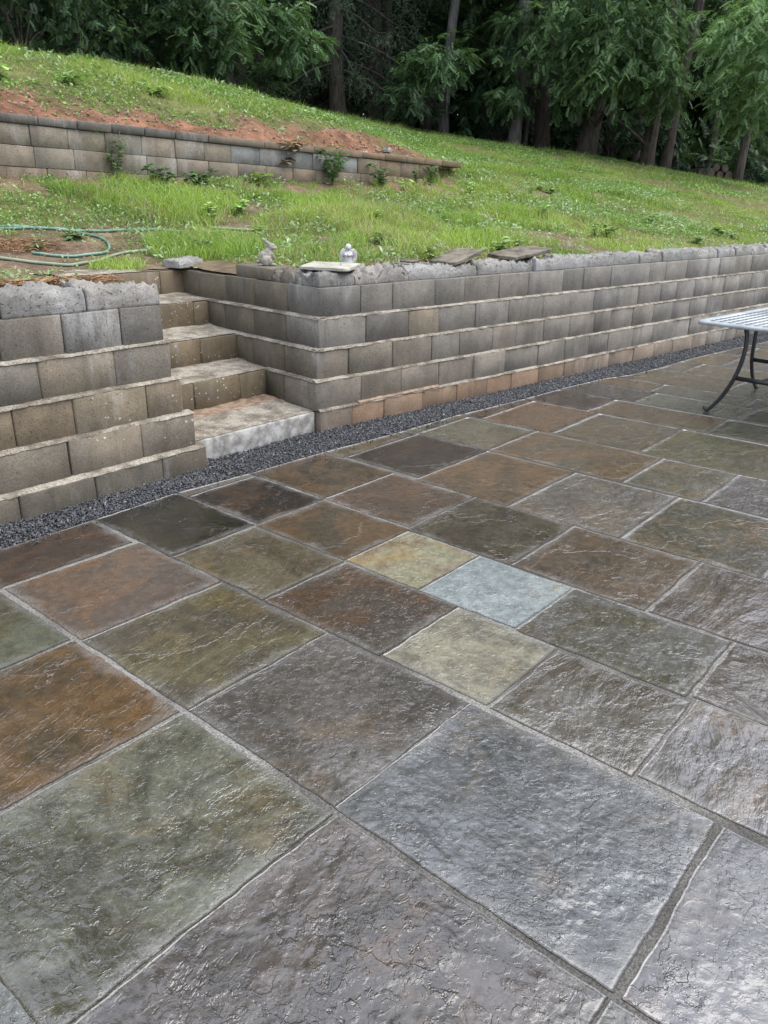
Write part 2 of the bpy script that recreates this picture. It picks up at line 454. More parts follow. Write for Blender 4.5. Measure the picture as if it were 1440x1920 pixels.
M_GRAVEL = (lambda b: b.set(Base_Color=b.mix(1.0, b.attr('tint').outputs['Color'], (1, 1, 1), 'MULTIPLY'), Roughness=0.62,
                            Normal=b.bump(b.noise(b.coord(False), 300, 2), 0.4, 0.001)))(MB("gravel_chip"))
M_STRAW = mat_leaf("pine_straw", 0.8, 0.1, 0.2)

# ------------------------------------------------------------------ terrain height
UW_Y = 8.42                                            # face of the upper wall
UF = UW_Y + 0.12                                       # line of the step in the ground, inside the wall
def tps_fit(P, lam=0.02):
    P = np.asarray(P, float); n = len(P)
    d = np.linalg.norm(P[:, None, :2] - P[None, :, :2], axis=2)
    K = np.where(d > 0, d * d * np.log(d + 1e-12), 0) + lam * np.eye(n)
    Q = np.hstack([np.ones((n, 1)), P[:, :2]])
    A = np.block([[K, Q], [Q.T, np.zeros((3, 3))]])
    w = np.linalg.solve(A, np.concatenate([P[:, 2], np.zeros(3)]))
    return P, w
def tps(model, x, y):
    P, w = model; x = np.asarray(x, float); sh = x.shape
    q = np.stack([x.ravel(), np.asarray(y, float).ravel()], -1)
    out = np.empty(len(q))
    for i in range(0, len(q), 60000):
        qq = q[i:i + 60000]
        d = np.linalg.norm(qq[:, None] - P[None, :, :2], axis=2)
        out[i:i + 60000] = (d * d * np.log(d + 1e-12)) @ w[:len(P)] + w[-3] + qq @ w[-2:]
    return out.reshape(sh)

RIDGE = [(4.98, 14.21, 3.62), (7.65, 16.25, 3.84), (12.35, 19.4, 4.12), (14.38, 17.2, 3.6), (17.48, 13.92, 2.9),
         (17.85, 11.96, 2.64), (21.3, 11.5, 2.36), (26.5, 11.0, 2.2), (12.68, 14.08, 3.08), (14.29, 12.35, 2.66)]
FAR = [(0, 26, 4.6), (10, 30, 4.7), (22, 28, 4.2), (30, 20, 2.8), (42, 14, 2.2), (40, 30, 3.6), (20, 45, 5.0), (60, 30, 3.5), (0, 50, 5.4),
       (-12, 14, 3.8), (-12, 30, 4.8), (50, 60, 5.0), (70, 10, 1.8)]
LOW = [(-6, 4.4, 0.98), (-2, 4.4, 0.98), (0.5, 4.4, 0.98), (2, 4.5, 0.99), (3.5, 4.7, 1.0), (5, 4.6, 1.01), (7, 4.6, 1.01), (9, 4.6, 1.02), (11, 4.6, 1.03),
       (14, 4.6, 1.05), (20, 4.6, 1.1), (28, 4.6, 1.2), (2.7, 6.1, 0.97), (1.6, 5.6, 1.0), (0.5, 6, 1.02), (3.2, 6.7, 1.1), (2.0, 6.9, 1.16), (4.6, 5.6, 1.12),
       (2.3, 8.3, 1.62), (2.8, 8.3, 1.645), (3.4, 8.3, 1.645), (4.5, 8.3, 1.66), (5.4, 8.3, 1.68), (6.4, 8.3, 1.69), (7.7, 8.3, 1.73), (8.7, 8.3, 1.78), (9.6, 8.4, 1.92),
       (-1, 8.3, 1.6), (-5, 8.3, 1.6), (11.43, 8.64, 1.88), (12.72, 7.4, 1.70), (15.33, 6.31, 1.5), (10.6, 9.7, 2.15)] + RIDGE + FAR
UP = [(-5, 8.6, 2.25), (-1, 8.6, 2.25), (1, 8.6, 2.24), (2.8, 8.6, 2.22), (4, 8.6, 2.19), (5.2, 8.6, 2.15), (6.4, 8.6, 2.11), (7.7, 8.6, 2.07), (9.2, 8.6, 2.0),
      (-4, 9.3, 2.55), (0, 9.3, 2.55), (3.2, 9.3, 2.54), (3.86, 9.3, 2.54), (4.65, 9.3, 2.49), (5.7, 9.3, 2.46), (6.3, 9.3, 2.44), (7.77, 9.3, 2.40), (8.9, 9.3, 2.30), (10.1, 9.3, 2.12),
      (10.6, 9.9, 2.22), (-5, 14, 3.6)] + RIDGE + FAR
T_LOW = tps_fit(LOW); T_UP = tps_fit(UP)

def ground_z(x, y):
    x = np.asarray(x, float); y = np.asarray(y, float)
    lo = tps(T_LOW, x, y); up = tps(T_UP, x, y)
    w = (y > UF) * (1 - sstep(8.75, 10.0, x))
    far = sstep(10, 14, y)
    lo2 = lo * (1 - far) + up * far
    z = w * up + (1 - w) * np.where(y > UF, lo2, lo)
    z = z + 0.05 * (fbm(x * 0.9, y * 0.9, 5, 4) - 0.5) + 0.03 * (fbm(x * 5, y * 5, 9, 3) - 0.5) * (y > 4.6)
    bank = w * sstep(8.45, 8.7, y) * (1 - sstep(9.2, 9.6, y))
    return z + bank * (0.20 * (fbm(x * 4.5, y * 4.5, 21, 4) - 0.5) + 0.16 * (fbm(x * 1.3, y * 1.3, 23, 3) - 0.5))
# ---- END TERRAIN FUNCTIONS

def soil_masks(x, y):
    """bare: share of bare earth, red: how red the earth is"""
    n = fbm(x * 1.1, y * 1.1, 40, 4); n2 = fbm(x * 3.1 + 5, y * 3.1, 44, 3)
    w = 1 - sstep(8.2, 10.0, x)
    bank = (y > UF) * w * (1 - sstep(9.05, 9.55, y + 1.0 * (n2 - 0.5) + 0.5 * (n - 0.5)))
    terr = (y < UF)
    leftbare = terr * (1 - sstep(2.8, 4.2, x + 1.4 * (n - 0.5))) * (1 - sstep(6.9, 7.6, y + 0.8 * (n2 - 0.5)))
    spots = terr * sstep(0.54, 0.68, n * 0.5 + n2 * 0.5) * (1 - 0.7 * sstep(8, 12, x))
    foot = terr * sstep(7.7, 8.15, y + 0.7 * (n - 0.5)) * (x < 9) * sstep(0.40, 0.55, n2)
    front = terr * (1 - sstep(4.7, 5.2, y + 0.6 * (n2 - 0.5))) * (x < 6.5) * (x > 3.3) * 0.85
    hill = (y < UF + 8) * sstep(0.70, 0.80, n) * (x > 8) * 0.6
    bare = np.clip(np.maximum.reduce([bank, leftbare, spots, foot, front, hill]), 0, 1)
    red = np.clip(np.maximum.reduce([bank, 0.5 * front * sstep(0.5, 0.7, n2), 0.25 * foot]), 0, 1)
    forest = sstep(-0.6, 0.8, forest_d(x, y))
    return bare, red, forest

RX = np.array([-12, 0, 5.0, 7.6, 12.3, 14.4, 17.5, 18.2, 21.5, 26.5, 45])
RY = np.array([13.5, 13.8, 14.6, 16.6, 19.6, 17.4, 14.1, 12.3, 11.7, 11.2, 9.5])
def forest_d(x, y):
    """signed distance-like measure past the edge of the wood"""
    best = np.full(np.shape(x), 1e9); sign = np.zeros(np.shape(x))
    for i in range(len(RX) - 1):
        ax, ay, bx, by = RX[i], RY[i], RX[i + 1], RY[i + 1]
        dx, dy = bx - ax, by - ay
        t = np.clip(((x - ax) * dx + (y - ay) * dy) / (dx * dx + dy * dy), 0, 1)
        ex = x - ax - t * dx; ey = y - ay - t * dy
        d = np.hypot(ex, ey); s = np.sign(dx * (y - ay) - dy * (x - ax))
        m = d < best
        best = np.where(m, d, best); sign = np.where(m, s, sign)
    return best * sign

# ------------------------------------------------------------------ ground sheets
def terrain_sheet(name, xs, ys, cut=None):
    X, Y = np.meshgrid(xs, ys, indexing='ij')
    Z = ground_z(X, Y)
    V = np.stack([X, Y, Z], -1).reshape(-1, 3)
    bare, red, forest = (a.ravel() for a in soil_masks(X, Y))
    n = fbm(V[:, 0] * 2, V[:, 1] * 2, 60, 4)[:, None]
    g = np.array([0.13, 0.13, 0.055]) * (0.7 + 0.6 * n)
    s = np.array([0.165, 0.12, 0.085]) * (0.75 + 0.5 * n)
    rd = np.array([0.215, 0.112, 0.070]) * (0.35 + 1.2 * fbm(V[:, 0] * 5, V[:, 1] * 5, 66, 4)[:, None])
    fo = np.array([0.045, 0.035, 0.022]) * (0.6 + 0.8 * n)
    s = s * (1 - red[:, None]) + rd * red[:, None]
    c = g * (1 - bare[:, None]) + s * bare[:, None]
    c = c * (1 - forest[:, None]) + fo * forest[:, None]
    F = grid_faces(len(xs), len(ys))[:, ::-1]
    if cut is not None:
        cx = V[F, 0].mean(1); cy = V[F, 1].mean(1)
        F = F[~cut(cx, cy)]
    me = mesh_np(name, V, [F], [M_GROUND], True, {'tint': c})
    return me
xs = np.concatenate([np.arange(-12, 0, 0.8), np.arange(0, 14, 0.09), np.arange(14, 30, 0.4), np.linspace(30, 90, 22)])
ys = np.concatenate([np.arange(4.33, UF - 0.03, 0.07), [UF - 0.012, UF + 0.012], np.arange(UF + 0.06, 10, 0.06), np.arange(10, 24, 0.3), np.linspace(24, 95, 26)])
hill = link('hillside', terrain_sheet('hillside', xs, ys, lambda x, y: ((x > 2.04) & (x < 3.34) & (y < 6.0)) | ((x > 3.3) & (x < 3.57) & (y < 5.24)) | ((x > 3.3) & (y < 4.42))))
tag(hill, 'grassy hillside of brown and red earth rising to the wood', kind='structure')

# flat yard below, under patio and gravel
yv = np.array([[-40, -40, -0.06], [90, -40, -0.06], [90, 8.0, -0.06], [-40, 8.0, -0.06]])
yard = link('ground', mesh_np('ground', yv, [np.array([[0, 1, 2, 3]])], [mat_simple("yard_earth", (0.11, 0.09, 0.07), (0.16, 0.14, 0.11), 3, 0.95, 0.6, 20, 0.02)]))
tag(yard, 'level earth yard beneath the patio', kind='structure')

# ------------------------------------------------------------------ patio of wet flagstones
TH = math.atan(0.118); CT, ST = math.cos(TH), math.sin(TH)
def uv2xy(u, v): return u * CT - v * ST, u * ST + v * CT
EU = np.array([-3, 1.3, 1.78, 2.316, 2.8, 3.39, 4.06, 4.7, 5.39, 6.25, 6.8, 7.17, 7.68, 8.39, 9.43, 10.2, 13.5])
EV = np.array([3.40, 3.41, 3.42, 3.445, 3.40, 3.375, 3.315, 3.295, 3.21, 3.145, 3.07, 2.95, 2.895, 2.85, 2.72, 2.59, 2.1])
def edge_v(u): return np.interp(u, EU, EV)

bu = np.linspace(-3, 13.5, 120)
pv = np.concatenate([np.stack([*uv2xy(bu, np.full_like(bu, -3.0))], -1), np.stack([*uv2xy(bu, edge_v(bu) + 0.012)], -1)])
pv = np.hstack([pv, np.full((len(pv), 1), -0.0015)])
nq = len(bu)
patio = link('patio', mesh_np('patio', pv, [np.stack([np.arange(nq - 1), np.arange(1, nq), nq + np.arange(1, nq), nq + np.arange(nq - 1)], -1)], [M_SAND]))
tag(patio, 'wet flagstone patio with pale sand joints', kind='structure')

GREY = (112, 106, 100)
STONES = [  # u0 u1 v0 v1 colour second-colour type angle
 (-0.30, 0.345, 1.13, 1.95, (112, 112, 106), (96, 92, 82), 'rough', 0.3),
 (0.36, 1.132, 2.45, 3.02, (104, 110, 86), (88, 82, 58), 'smooth', 0.3),
 (0.36, 1.137, 1.795, 2.437, (120, 88, 44), (92, 74, 44), 'line', 0.35),
 (0.355, 1.135, 1.125, 1.775, (118, 118, 96), (84, 80, 60), 'rough', 0.8),
 (0.36, 1.140, 0.350, 1.112, (112, 100, 92), (84, 76, 68), 'rough', 0.5),
 (0.36, 1.140, -0.45, 0.335, (100, 96, 88), (84, 80, 74), 'rough', 0.5),
 (0.50, 1.150, 3.04, 3.50, (88, 66, 46), (76, 58, 44), 'smooth', 0.3),
 (1.160, 1.772, 3.045, 3.50, (96, 66, 44), (70, 56, 44), 'smooth', 0.3),
 (1.160, 1.785, 2.418, 3.022, (124, 98, 74), (106, 92, 80), 'smooth', 0.2),
 (1.158, 1.785, 1.785, 2.402, (112, 104, 68), (96, 86, 66), 'layer', 0.25),
 (1.160, 1.785, 1.135, 1.775, (112, 104, 96), (94, 87, 79), 'rough', 0.4),
 (1.160, 1.775, 0.350, 1.128, (112, 112, 112), (96, 96, 95), 'rough', 0.6),
 (1.160, 1.775, -0.40, 0.322, (120, 117, 118), (110, 107, 107), 'fine', 0.3),
 (1.800, 2.295, 2.780, 3.50, (62, 60, 46), (48, 45, 38), 'smooth', 0.25),
 (1.802, 2.280, 2.160, 2.762, (116, 104, 76), (96, 84, 60), 'layer', 0.35),
 (1.805, 2.278, 1.535, 2.142, (104, 78, 50), (92, 82, 70), 'rough', 0.3),
 (1.808, 2.268, 1.082, 1.522, (162, 156, 128), (134, 128, 108), 'rough', 0.1),
 (1.808, 2.258, 0.592, 1.066, (124, 118, 108), (104, 94, 78), 'layer', 0.1),
 (1.815, 2.290, -0.05, 0.575, (128, 122, 118), (112, 105, 98), 'layer', 0.15),
 (2.312, 2.775, 2.776, 3.342, (84, 62, 42), (54, 46, 38), 'smooth', 0.3),
 (2.312, 2.780, 3.354, 3.50, (122, 112, 98), (108, 98, 84), 'smooth', 0.2),
 (2.298, 2.768, 2.172, 2.764, (112, 86, 50), (88, 76, 54), 'smooth', 0.6),
 (2.296, 2.740, 1.748, 2.158, (160, 156, 118), (150, 126, 90), 'fine', 0.3),
 (2.296, 2.738, 1.272, 1.736, (160, 172, 170), (146, 158, 158), 'fine', 0.6),
 (2.284, 2.740, 0.618, 1.258, (98, 92, 70), (110, 106, 98), 'rough', 0.3),
 (2.300, 2.740, -0.05, 0.602, (108, 96, 84), (96, 84, 70), 'layer', 0.9),
 (2.790, 3.378, 2.788, 3.50, (108, 84, 50), (76, 64, 44), 'smooth', 0.5),
 (2.786, 3.362, 2.192, 2.776, (116, 88, 62), (92, 76, 60), 'sand', 0.3),
 (2.758, 3.362, 1.588, 2.182, (94, 86, 66), (80, 72, 58), 'line', 0.45),
 (2.758, 3.358, 0.958, 1.574, (116, 96, 74), (104, 90, 76), 'line', 0.05),
 (2.760, 3.360, 0.300, 0.942, (116, 102, 88), (104, 92, 82), 'layer', -0.02),
 (2.760, 3.360, -0.40, 0.290, (112, 102, 92), (104, 92, 82), 'rough', 0.3),
 (3.395, 4.035, 3.205, 3.50, (108, 98, 64), (92, 84, 60), 'smooth', 0.2),
 (4.045, 4.135, 3.205, 3.50, (76, 70, 48), (70, 64, 46), 'smooth', 0.2),
 (3.415, 4.140, 2.616, 3.192, (66, 56, 46), (54, 48, 42), 'smooth', 0.3),
 (3.378, 4.130, 1.984, 2.604, (124, 94, 54), (100, 84, 60), 'smooth', 0.4),
 (3.372, 4.120, 1.350, 1.972, (128, 116, 98), (112, 104, 94), 'layer', -0.1),
 (3.372, 4.130, 0.706, 1.338, (112, 98, 72), (98, 92, 80), 'sand', 0.2),
 (3.372, 4.130, -0.05, 0.694, (110, 104, 98), (98, 92, 84), 'rough', 0.2),
 (4.150, 4.430, 3.208, 3.50, (108, 100, 74), (96, 88, 62), 'smooth', 0.2),
 (4.440, 4.780, 3.208, 3.50, (112, 106, 76), (96, 90, 70), 'smooth', 0.2),
 (4.160, 4.755, 2.624, 3.196, (116, 114, 90), (104, 98, 74), 'layer', 0.3),
 (4.150, 4.775, 1.694, 2.612, (122, 96, 62), (104, 92, 70), 'smooth', 0.2),
 (4.150, 4.768, 1.226, 1.680, (128, 122, 106), (114, 106, 88), 'layer', 0.4),
 (4.150, 4.768, 0.62, 1.212, (116, 110, 106), (104, 96, 90), 'layer', 0.1),
 (4.150, 4.768, -0.10, 0.61, GREY, (98, 92, 84), 'rough', 0.1),
 (4.790, 5.560, 3.110, 3.50, (88, 72, 50), (76, 64, 48), 'smooth', 0.2),
 (4.790, 5.560, 2.526, 3.098, (126, 94, 58), (112, 88, 60), 'smooth', 0.2),
 (4.800, 5.552, 1.872, 2.510, (114, 100, 70), (100, 90, 70), 'smooth', 0.2),
 (4.785, 5.556, 0.96, 1.858, (116, 108, 74), (104, 98, 74), 'layer', 0.15),
 (4.785, 5.556, 0.20, 0.945, GREY, (98, 92, 80), 'rough', 0.2),
 (5.575, 6.090, 2.632, 3.40, (86, 72, 58), (70, 60, 50), 'smooth', 0.2),
 (5.575, 6.072, 1.704, 2.616, (114, 92, 58), (98, 82, 58), 'smooth', 0.1),
 (5.575, 6.072, 0.90, 1.690, (92, 92, 74), (82, 80, 66), 'smooth', 0.1),
 (6.104, 6.560, 2.484, 3.40, (86, 82, 76), (72, 66, 58), 'line', 0.0),
 (6.100, 6.560, 1.640, 2.470, (116, 116, 96), (104, 104, 88), 'layer', 0.0),
 (6.100, 6.560, 0.80, 1.626, (86, 86, 72), (76, 72, 62), 'smooth', 0.1),
 (6.574, 6.950, 2.556, 3.40, (116, 94, 60), (104, 86, 60), 'smooth', 0.1),
 (6.574, 6.950, 1.760, 2.542, (108, 108, 84), (98, 94, 74), 'line', 0.0),
 (6.964, 7.600, 2.060, 3.40, (112, 98, 64), (98, 88, 64), 'line', 0.0),
 (7.614, 8.190, 2.656, 3.40, (112, 108, 86), (100, 94, 74), 'smooth', 0.0),
 (7.614, 8.190, 1.900, 2.642, (112, 96, 64), (100, 88, 66), 'smooth', 0.0),
 (8.204, 8.960, 2.484, 3.40, (118, 98, 60), (104, 88, 58), 'smooth', 0.0),
]
def covered(u, v):
    return any(s[0] < u < s[1] and s[2] < v < s[3] for s in STONES)
# the rest of the patio, outside or at the far edge of the picture
fill = []
PAL = [((112, 100, 76), (98, 90, 70)), ((118, 96, 62), (100, 84, 60)), ((108, 106, 88), (96, 92, 78)), ((92, 82, 66), (80, 72, 58)), ((116, 110, 102), (102, 96, 90)), ((124, 100, 70), (104, 90, 68))]
cols_f = [(-2.9, -2.25), (-2.235, -1.62), (-1.605, -0.95), (-0.935, -0.315), (-0.30, 0.345), (0.36, 1.14), (1.165, 1.785), (1.805, 2.28), (2.30, 2.74), (2.76, 3.36), (3.372, 4.13),
          (4.15, 4.768), (4.785, 5.556), (5.575, 6.072), (6.10, 6.56), (6.574, 6.95), (6.964, 7.60), (7.614, 8.19), (8.204, 8.96), (8.975, 9.60), (9.614, 10.22), (10.234, 10.98), (10.994, 11.6), (11.614, 12.4)]
rf = random.Random(3)
for (a, b_) in cols_f:
    own = [s for s in STONES if s[0] < (a + b_) / 2 < s[1]]
    low = min([s[2] for s in own], default=None)
    spans = []
    if low is None:
        top = 3.6
        if a < -0.31: spans = [(-2.9, top)]
        else: spans = [(-1.2, top)]
    else:
        spans = [(-2.9 if b_ < 5 else -1.2, low - 0.014)]
        hi = max(s[3] for s in own)
        if a < 0: spans.append((hi + 0.014, 3.6))
    for lo, hi in spans:
        v = hi
        while v - lo > 0.25:
            d = rf.choice([0.46, 0.61, 0.61, 0.77, 0.9])
            if v - d < lo + 0.2: d = v - lo
            ca, cb = rf.choice(PAL)
            fill.append((a, b_, v - d + 0.014, v, ca, cb, rf.choice(['smooth', 'rough', 'layer', 'line']), rf.uniform(-.2, .5)))
            v -= d
TYPES = {  # relief, layering, dust, shader stretch, ridge mm, terrace mm, pebble mm, stretch
 'smooth': (0.28, 0.10, 1.0, 0.9, 1.3, 0.5, 0.0, 2.0), 'sand': (0.45, 0.12, 1.3, 0.9, 1.2, 0.4, 0.0, 1.8), 'line': (0.40, 0.7, 0.8, 0.35, 1.2, 1.0, 0.0, 4.0),
 'layer': (0.55, 0.95, 0.75, 0.45, 1.6, 2.2, 0.2, 2.6), 'rough': (1.0, 0.18, 0.7, 0.95, 1.4, 1.2, 0.3, 1.4), 'fine': (0.75, 0.06, 0.4, 1.0, 0.9, 0.3, 0.2, 1.2)}
def flagstone(i, s):
    u0, u1, v0, v1, ca, cb, ty, ang = s
    gr = random.Random(i * 3 + 1)
    u0 -= gr.uniform(0, .005); u1 += gr.uniform(0, .005); v0 -= gr.uniform(0, .005); v1 += gr.uniform(0, .005)
    uc = (u0 + u1) / 2
    if v1 > edge_v(uc) - 0.03:
        top = lambda u: edge_v(u)
        vt = float(edge_v(uc))
    else:
        top = None; vt = v1
    if vt - v0 < 0.03: return
    cx, cy = uv2xy(uc, (v0 + vt) / 2)
    dist = math.hypot(cx, cy)
    lu, lv = u1 - u0, vt - v0
    st = 0.006 if dist < 2.4 else 0.010 if dist < 3.6 else 0.02 if dist < 5 else 0.04
    if s in fill: st = max(st, 0.02)
    n = max(4, int(lu / st)); m = max(4, int(lv / st))
    S, T = np.meshgrid(np.linspace(0, 1, n), np.linspace(0, 1, m), indexing='ij')
    k = i * 7.77
    w = lambda t, sd: (fbm(t * 9 + k, np.full_like(t, sd + k), 70, 4, 0.6) - 0.5) * 0.016
    U = u0 + S * lu + (1 - S) * w(T * lv, 1.0) + S * w(T * lv, 5.0)
    if top is None:
        Vv = v0 + T * lv + (1 - T) * w(S * lu, 9.0) + T * w(S * lu, 13.0)
    else:
        tv = top(u0 + S * lu)
        Vv = v0 + T * (tv - v0) + (1 - T) * w(S * lu, 9.0) + T * w(S * lu, 13.0)
    e = np.minimum(np.minimum(S * lu, (1 - S) * lu), np.minimum(T * lv, (1 - T) * lv))
    relief, layer, dust, shst, rid, ter, peb, stretch = TYPES[ty]
    qr = random.Random(i); relief *= qr.uniform(.75, 1.25); layer *= qr.uniform(.7, 1.2); shst *= qr.uniform(.8, 1.25)
    ca_, sa_ = math.cos(ang), math.sin(ang)
    A = (S * lu * ca_ + T * lv * sa_) / stretch; B = (-S * lu * sa_ + T * lv * ca_)
    warp = fbm(A * 6 + k, B * 6, 80, 3)
    h = 0.55 * rid * 1e-3 * (fbm(A * 4 + k, B * 4 + k, 81, 4) - 0.5) * 2
    q = fbm(A * 3.2 + k * 2 + warp * 0.5, B * 5.0 + warp * 0.35, 90, 5, 0.55) * 9
    stairs = np.floor(q) + sstep(0.0, 0.12, q - np.floor(q))
    h = h + ter * 1e-3 * (stairs - 4.5) * 0.32
    rg = 1 - np.abs(2 * fbm(A * 26 + k, B * 26, 95, 3, 0.55) - 1)
    h = h + peb * 1e-3 * (rg - 0.6) * 2.2
    h = h + 0.0015 * (vnoise(k, i, 3) - 0.5)
    h = h * sstep(-0.004, 0.02, e) - 0.0014 * (1 - sstep(0.0, 0.004, e)) + 0.002
    h = np.maximum(h, -0.001)
    x, y = uv2xy(U, Vv)
    P = np.stack([x - cx, y - cy, h], -1).reshape(-1, 3)
    idx = np.arange(n * m).reshape(n, m)
    ring = np.concatenate([idx[:-1, 0], idx[-1, :-1], idx[:0:-1, -1], idx[0, :0:-1]])
    B2 = P[ring].copy(); B2[:, 2] = -0.035
    V = np.vstack([P, B2]); o = len(P); r = len(ring); j = np.arange(r); j2 = (j + 1) % r
    side = np.stack([ring[j], o + j, o + j2, ring[j2]], -1)[:, ::-1]
    ed = np.concatenate([e.ravel(), np.zeros(r)])
    me = mesh_np('flagstone', V, [grid_faces(n, m)[:, ::-1], side], [M_STONE], True, {'edge': ed})
    ob = link('flagstone', me, patio, (cx, cy, 0.0))
    def wetcol(c):
        l = s2l(*c); m = sum(l) / 3
        return [(v * 0.72 + m * 0.28) * (0.44 + 0.05 * min(1.0, max(0.0, (m - 0.17) / 0.16))) for v in l]
    ob['col_a'] = wetcol(ca); ob['col_b'] = wetcol(cb)
    ob['st_angle'] = float(-ang - TH); ob['st_relief'] = float(relief); ob['st_dust'] = float(dust); ob['st_layer'] = float(layer); ob['st_stretch'] = float(shst)
for i, s in enumerate(STONES + fill):
    flagstone(i, s)

# ------------------------------------------------------------------ gravel strip between patio and walls
LW_A = math.radians(6.73); LWD = np.array([math.cos(LW_A), math.sin(LW_A)]); LWN = np.array([-math.sin(LW_A), math.cos(LW_A)])
LEFT_END = [(2.201, 3.886), (2.160, 3.928), (2.115, 3.955), (2.078, 3.980), (2.055, 4.004)]    # end of each course, bottom up
RIGHT_Y = [4.085, 4.106, 4.130, 4.156, 4.182]
RIGHT_X = [3.205, 3.190, 3.222, 3.262, 3.300]
CZ = [-0.06, 0.16, 0.361, 0.564, 0.767, 0.970]
def wall_foot(x):
    l = LEFT_END[0][1] + (x - LEFT_END[0][0]) * math.tan(LW_A)
    return np.where(x < 2.2, l, np.where(x < 3.2, 4.02 + (x - 2.2) * 0.11, RIGHT_Y[0]))
xe = np.linspace(-3, 13.4, 500); xq, yq = uv2xy(xe, edge_v(xe))
def strip_lo(x): return np.interp(x, xq, yq)
gx = np.linspace(-2.4, 12.6, 300); ga = strip_lo(gx) - 0.02; gb = wall_foot(gx) + 0.06
gv = np.vstack([np.stack([gx, ga, np.full_like(gx, -0.012)], -1), np.stack([gx, (ga + gb) / 2, np.full_like(gx, 0.004)], -1), np.stack([gx, gb, np.full_like(gx, 0.014)], -1)])
bed = link('gravel_bed', mesh_np('gravel_bed', gv, [grid_faces(3, 300)[:, ::-1][:, ::-1]], [mat_simple("gravel_fines", (0.03, 0.03, 0.033), (0.06, 0.06, 0.063), 60, 0.9, 0.8, 200, 0.004)]))
tag(bed, 'dark fines under the gravel strip', kind='structure')
N = 52000
x = np.concatenate([rng.uniform(-1.5, 7, int(N * .72)), rng.uniform(7, 12.3, N - int(N * .72))]); t = rng.uniform(0, 1, N) ** 0.92
lo = strip_lo(x) + 0.004 + 0.018 * (fbm(x * 3, x * 0, 33, 3) - 0.4); hi = wall_foot(x) + 0.01
y = lo + (hi - lo) * t
ns_ = 420; y[:ns_] = (strip_lo(x) - 0.01 - rng.exponential(0.06, N))[:ns_]; t[:ns_] = 0.15
z = 0.002 + 0.03 * t * np.where(x < 2.3, 1.1, 0.6) + rng.uniform(-0.006, 0.006, N) + 0.012 * (fbm(x * 6, y * 6, 34, 3) - 0.5)
octa = np.array([[1, 0, 0], [-1, 0, 0], [0, 1, 0], [0, -1, 0], [0, 0, 1], [0, 0, -1]], float)
of = np.array([[0, 2, 4], [2, 1, 4], [1, 3, 4], [3, 0, 4], [2, 0, 5], [1, 2, 5], [3, 1, 5], [0, 3, 5]])
sz = 0.0035 + 0.0065 * rng.uniform(0, 1, N) ** 1.6
P = octa[None] * (rng.uniform(0.5, 1.35, (N, 6, 1))) + rng.normal(0, 0.22, (N, 6, 3))
P = P * sz[:, None, None] * np.array([1.25, 0.95, 0.75])
q = rng.normal(size=(N, 4)); q /= np.linalg.norm(q, axis=1)[:, None]
def quat_mat(q):
    w, a, b, c = q.T
    return np.stack([np.stack([1 - 2 * (b * b + c * c), 2 * (a * b - c * w), 2 * (a * c + b * w)], -1),
                     np.stack([2 * (a * b + c * w), 1 - 2 * (a * a + c * c), 2 * (b * c - a * w)], -1),
                     np.stack([2 * (a * c - b * w), 2 * (b * c + a * w), 1 - 2 * (a * a + b * b)], -1)], 1)
P = np.einsum('nij,nkj->nki', quat_mat(q), P) + np.stack([x, y, z], -1)[:, None]
shade = rng.uniform(0.25, 1.8, (N, 1)) * np.array([0.048, 0.049, 0.053]) + (rng.uniform(0, 1, (N, 1)) > 0.97) * 0.12
fr = (np.arange(N)[:, None, None] * 6 + of[None]).reshape(-1, 3)
gravel = link('gravel', mesh_np('gravel', P.reshape(-1, 3), [fr], [M_GRAVEL], False, {'tint': np.repeat(shade, 6, 0)}))
tag(gravel, 'strip of dark blue grey gravel along the foot of the walls', kind='stuff')

# ------------------------------------------------------------------ walls
def jcol(c, r, amt=0.045):
    k = r.uniform(1 - amt, 1 + amt); w = r.uniform(-0.03, 0.03)
    k *= 0.74
    return (c[0] * k * (1 + w), c[1] * k, c[2] * k * (1 - w), 1)
rb = np.random.default_rng(11)
def block(parent, x0, x1, y0, y1, z0, z1, col, rot=0.0, mat=None, name='block', tilt=0.0):
    """block with the given extents in its own frame (x along the wall); rot turns it about the world origin of that frame"""
    g = 0.0022
    V, F = bevel_box(x1 - x0 - 2 * g, y1 - y0, z1 - z0 - g, 0.006, 0.0016, rb)
    me = mesh_np(name, V, F, [mat or M_BLOCK]); fix_normals(me)
    c = Vector(((x0 + x1) / 2, (y0 + y1) / 2, z0))
    o = link(name, me, parent, (c.x + rb.normal(0, 0.001), c.y + rb.normal(0, 0.003), c.z))
    o.rotation_euler = (rb.normal(0, 0.004), tilt + rb.normal(0, 0.002), rot + rb.normal(0, 0.004))
    o.color = jcol(col, rb)
    return o
def place(o, org, ang):
    """move a block from wall frame to the world: turn by ang about org"""
    p = o.location; c, s = math.cos(ang), math.sin(ang)
    o.location = (org[0] + p.x * c - p.y * s, org[1] + p.x * s + p.y * c, p.z)
    o.rotation_euler.z += ang
    return o
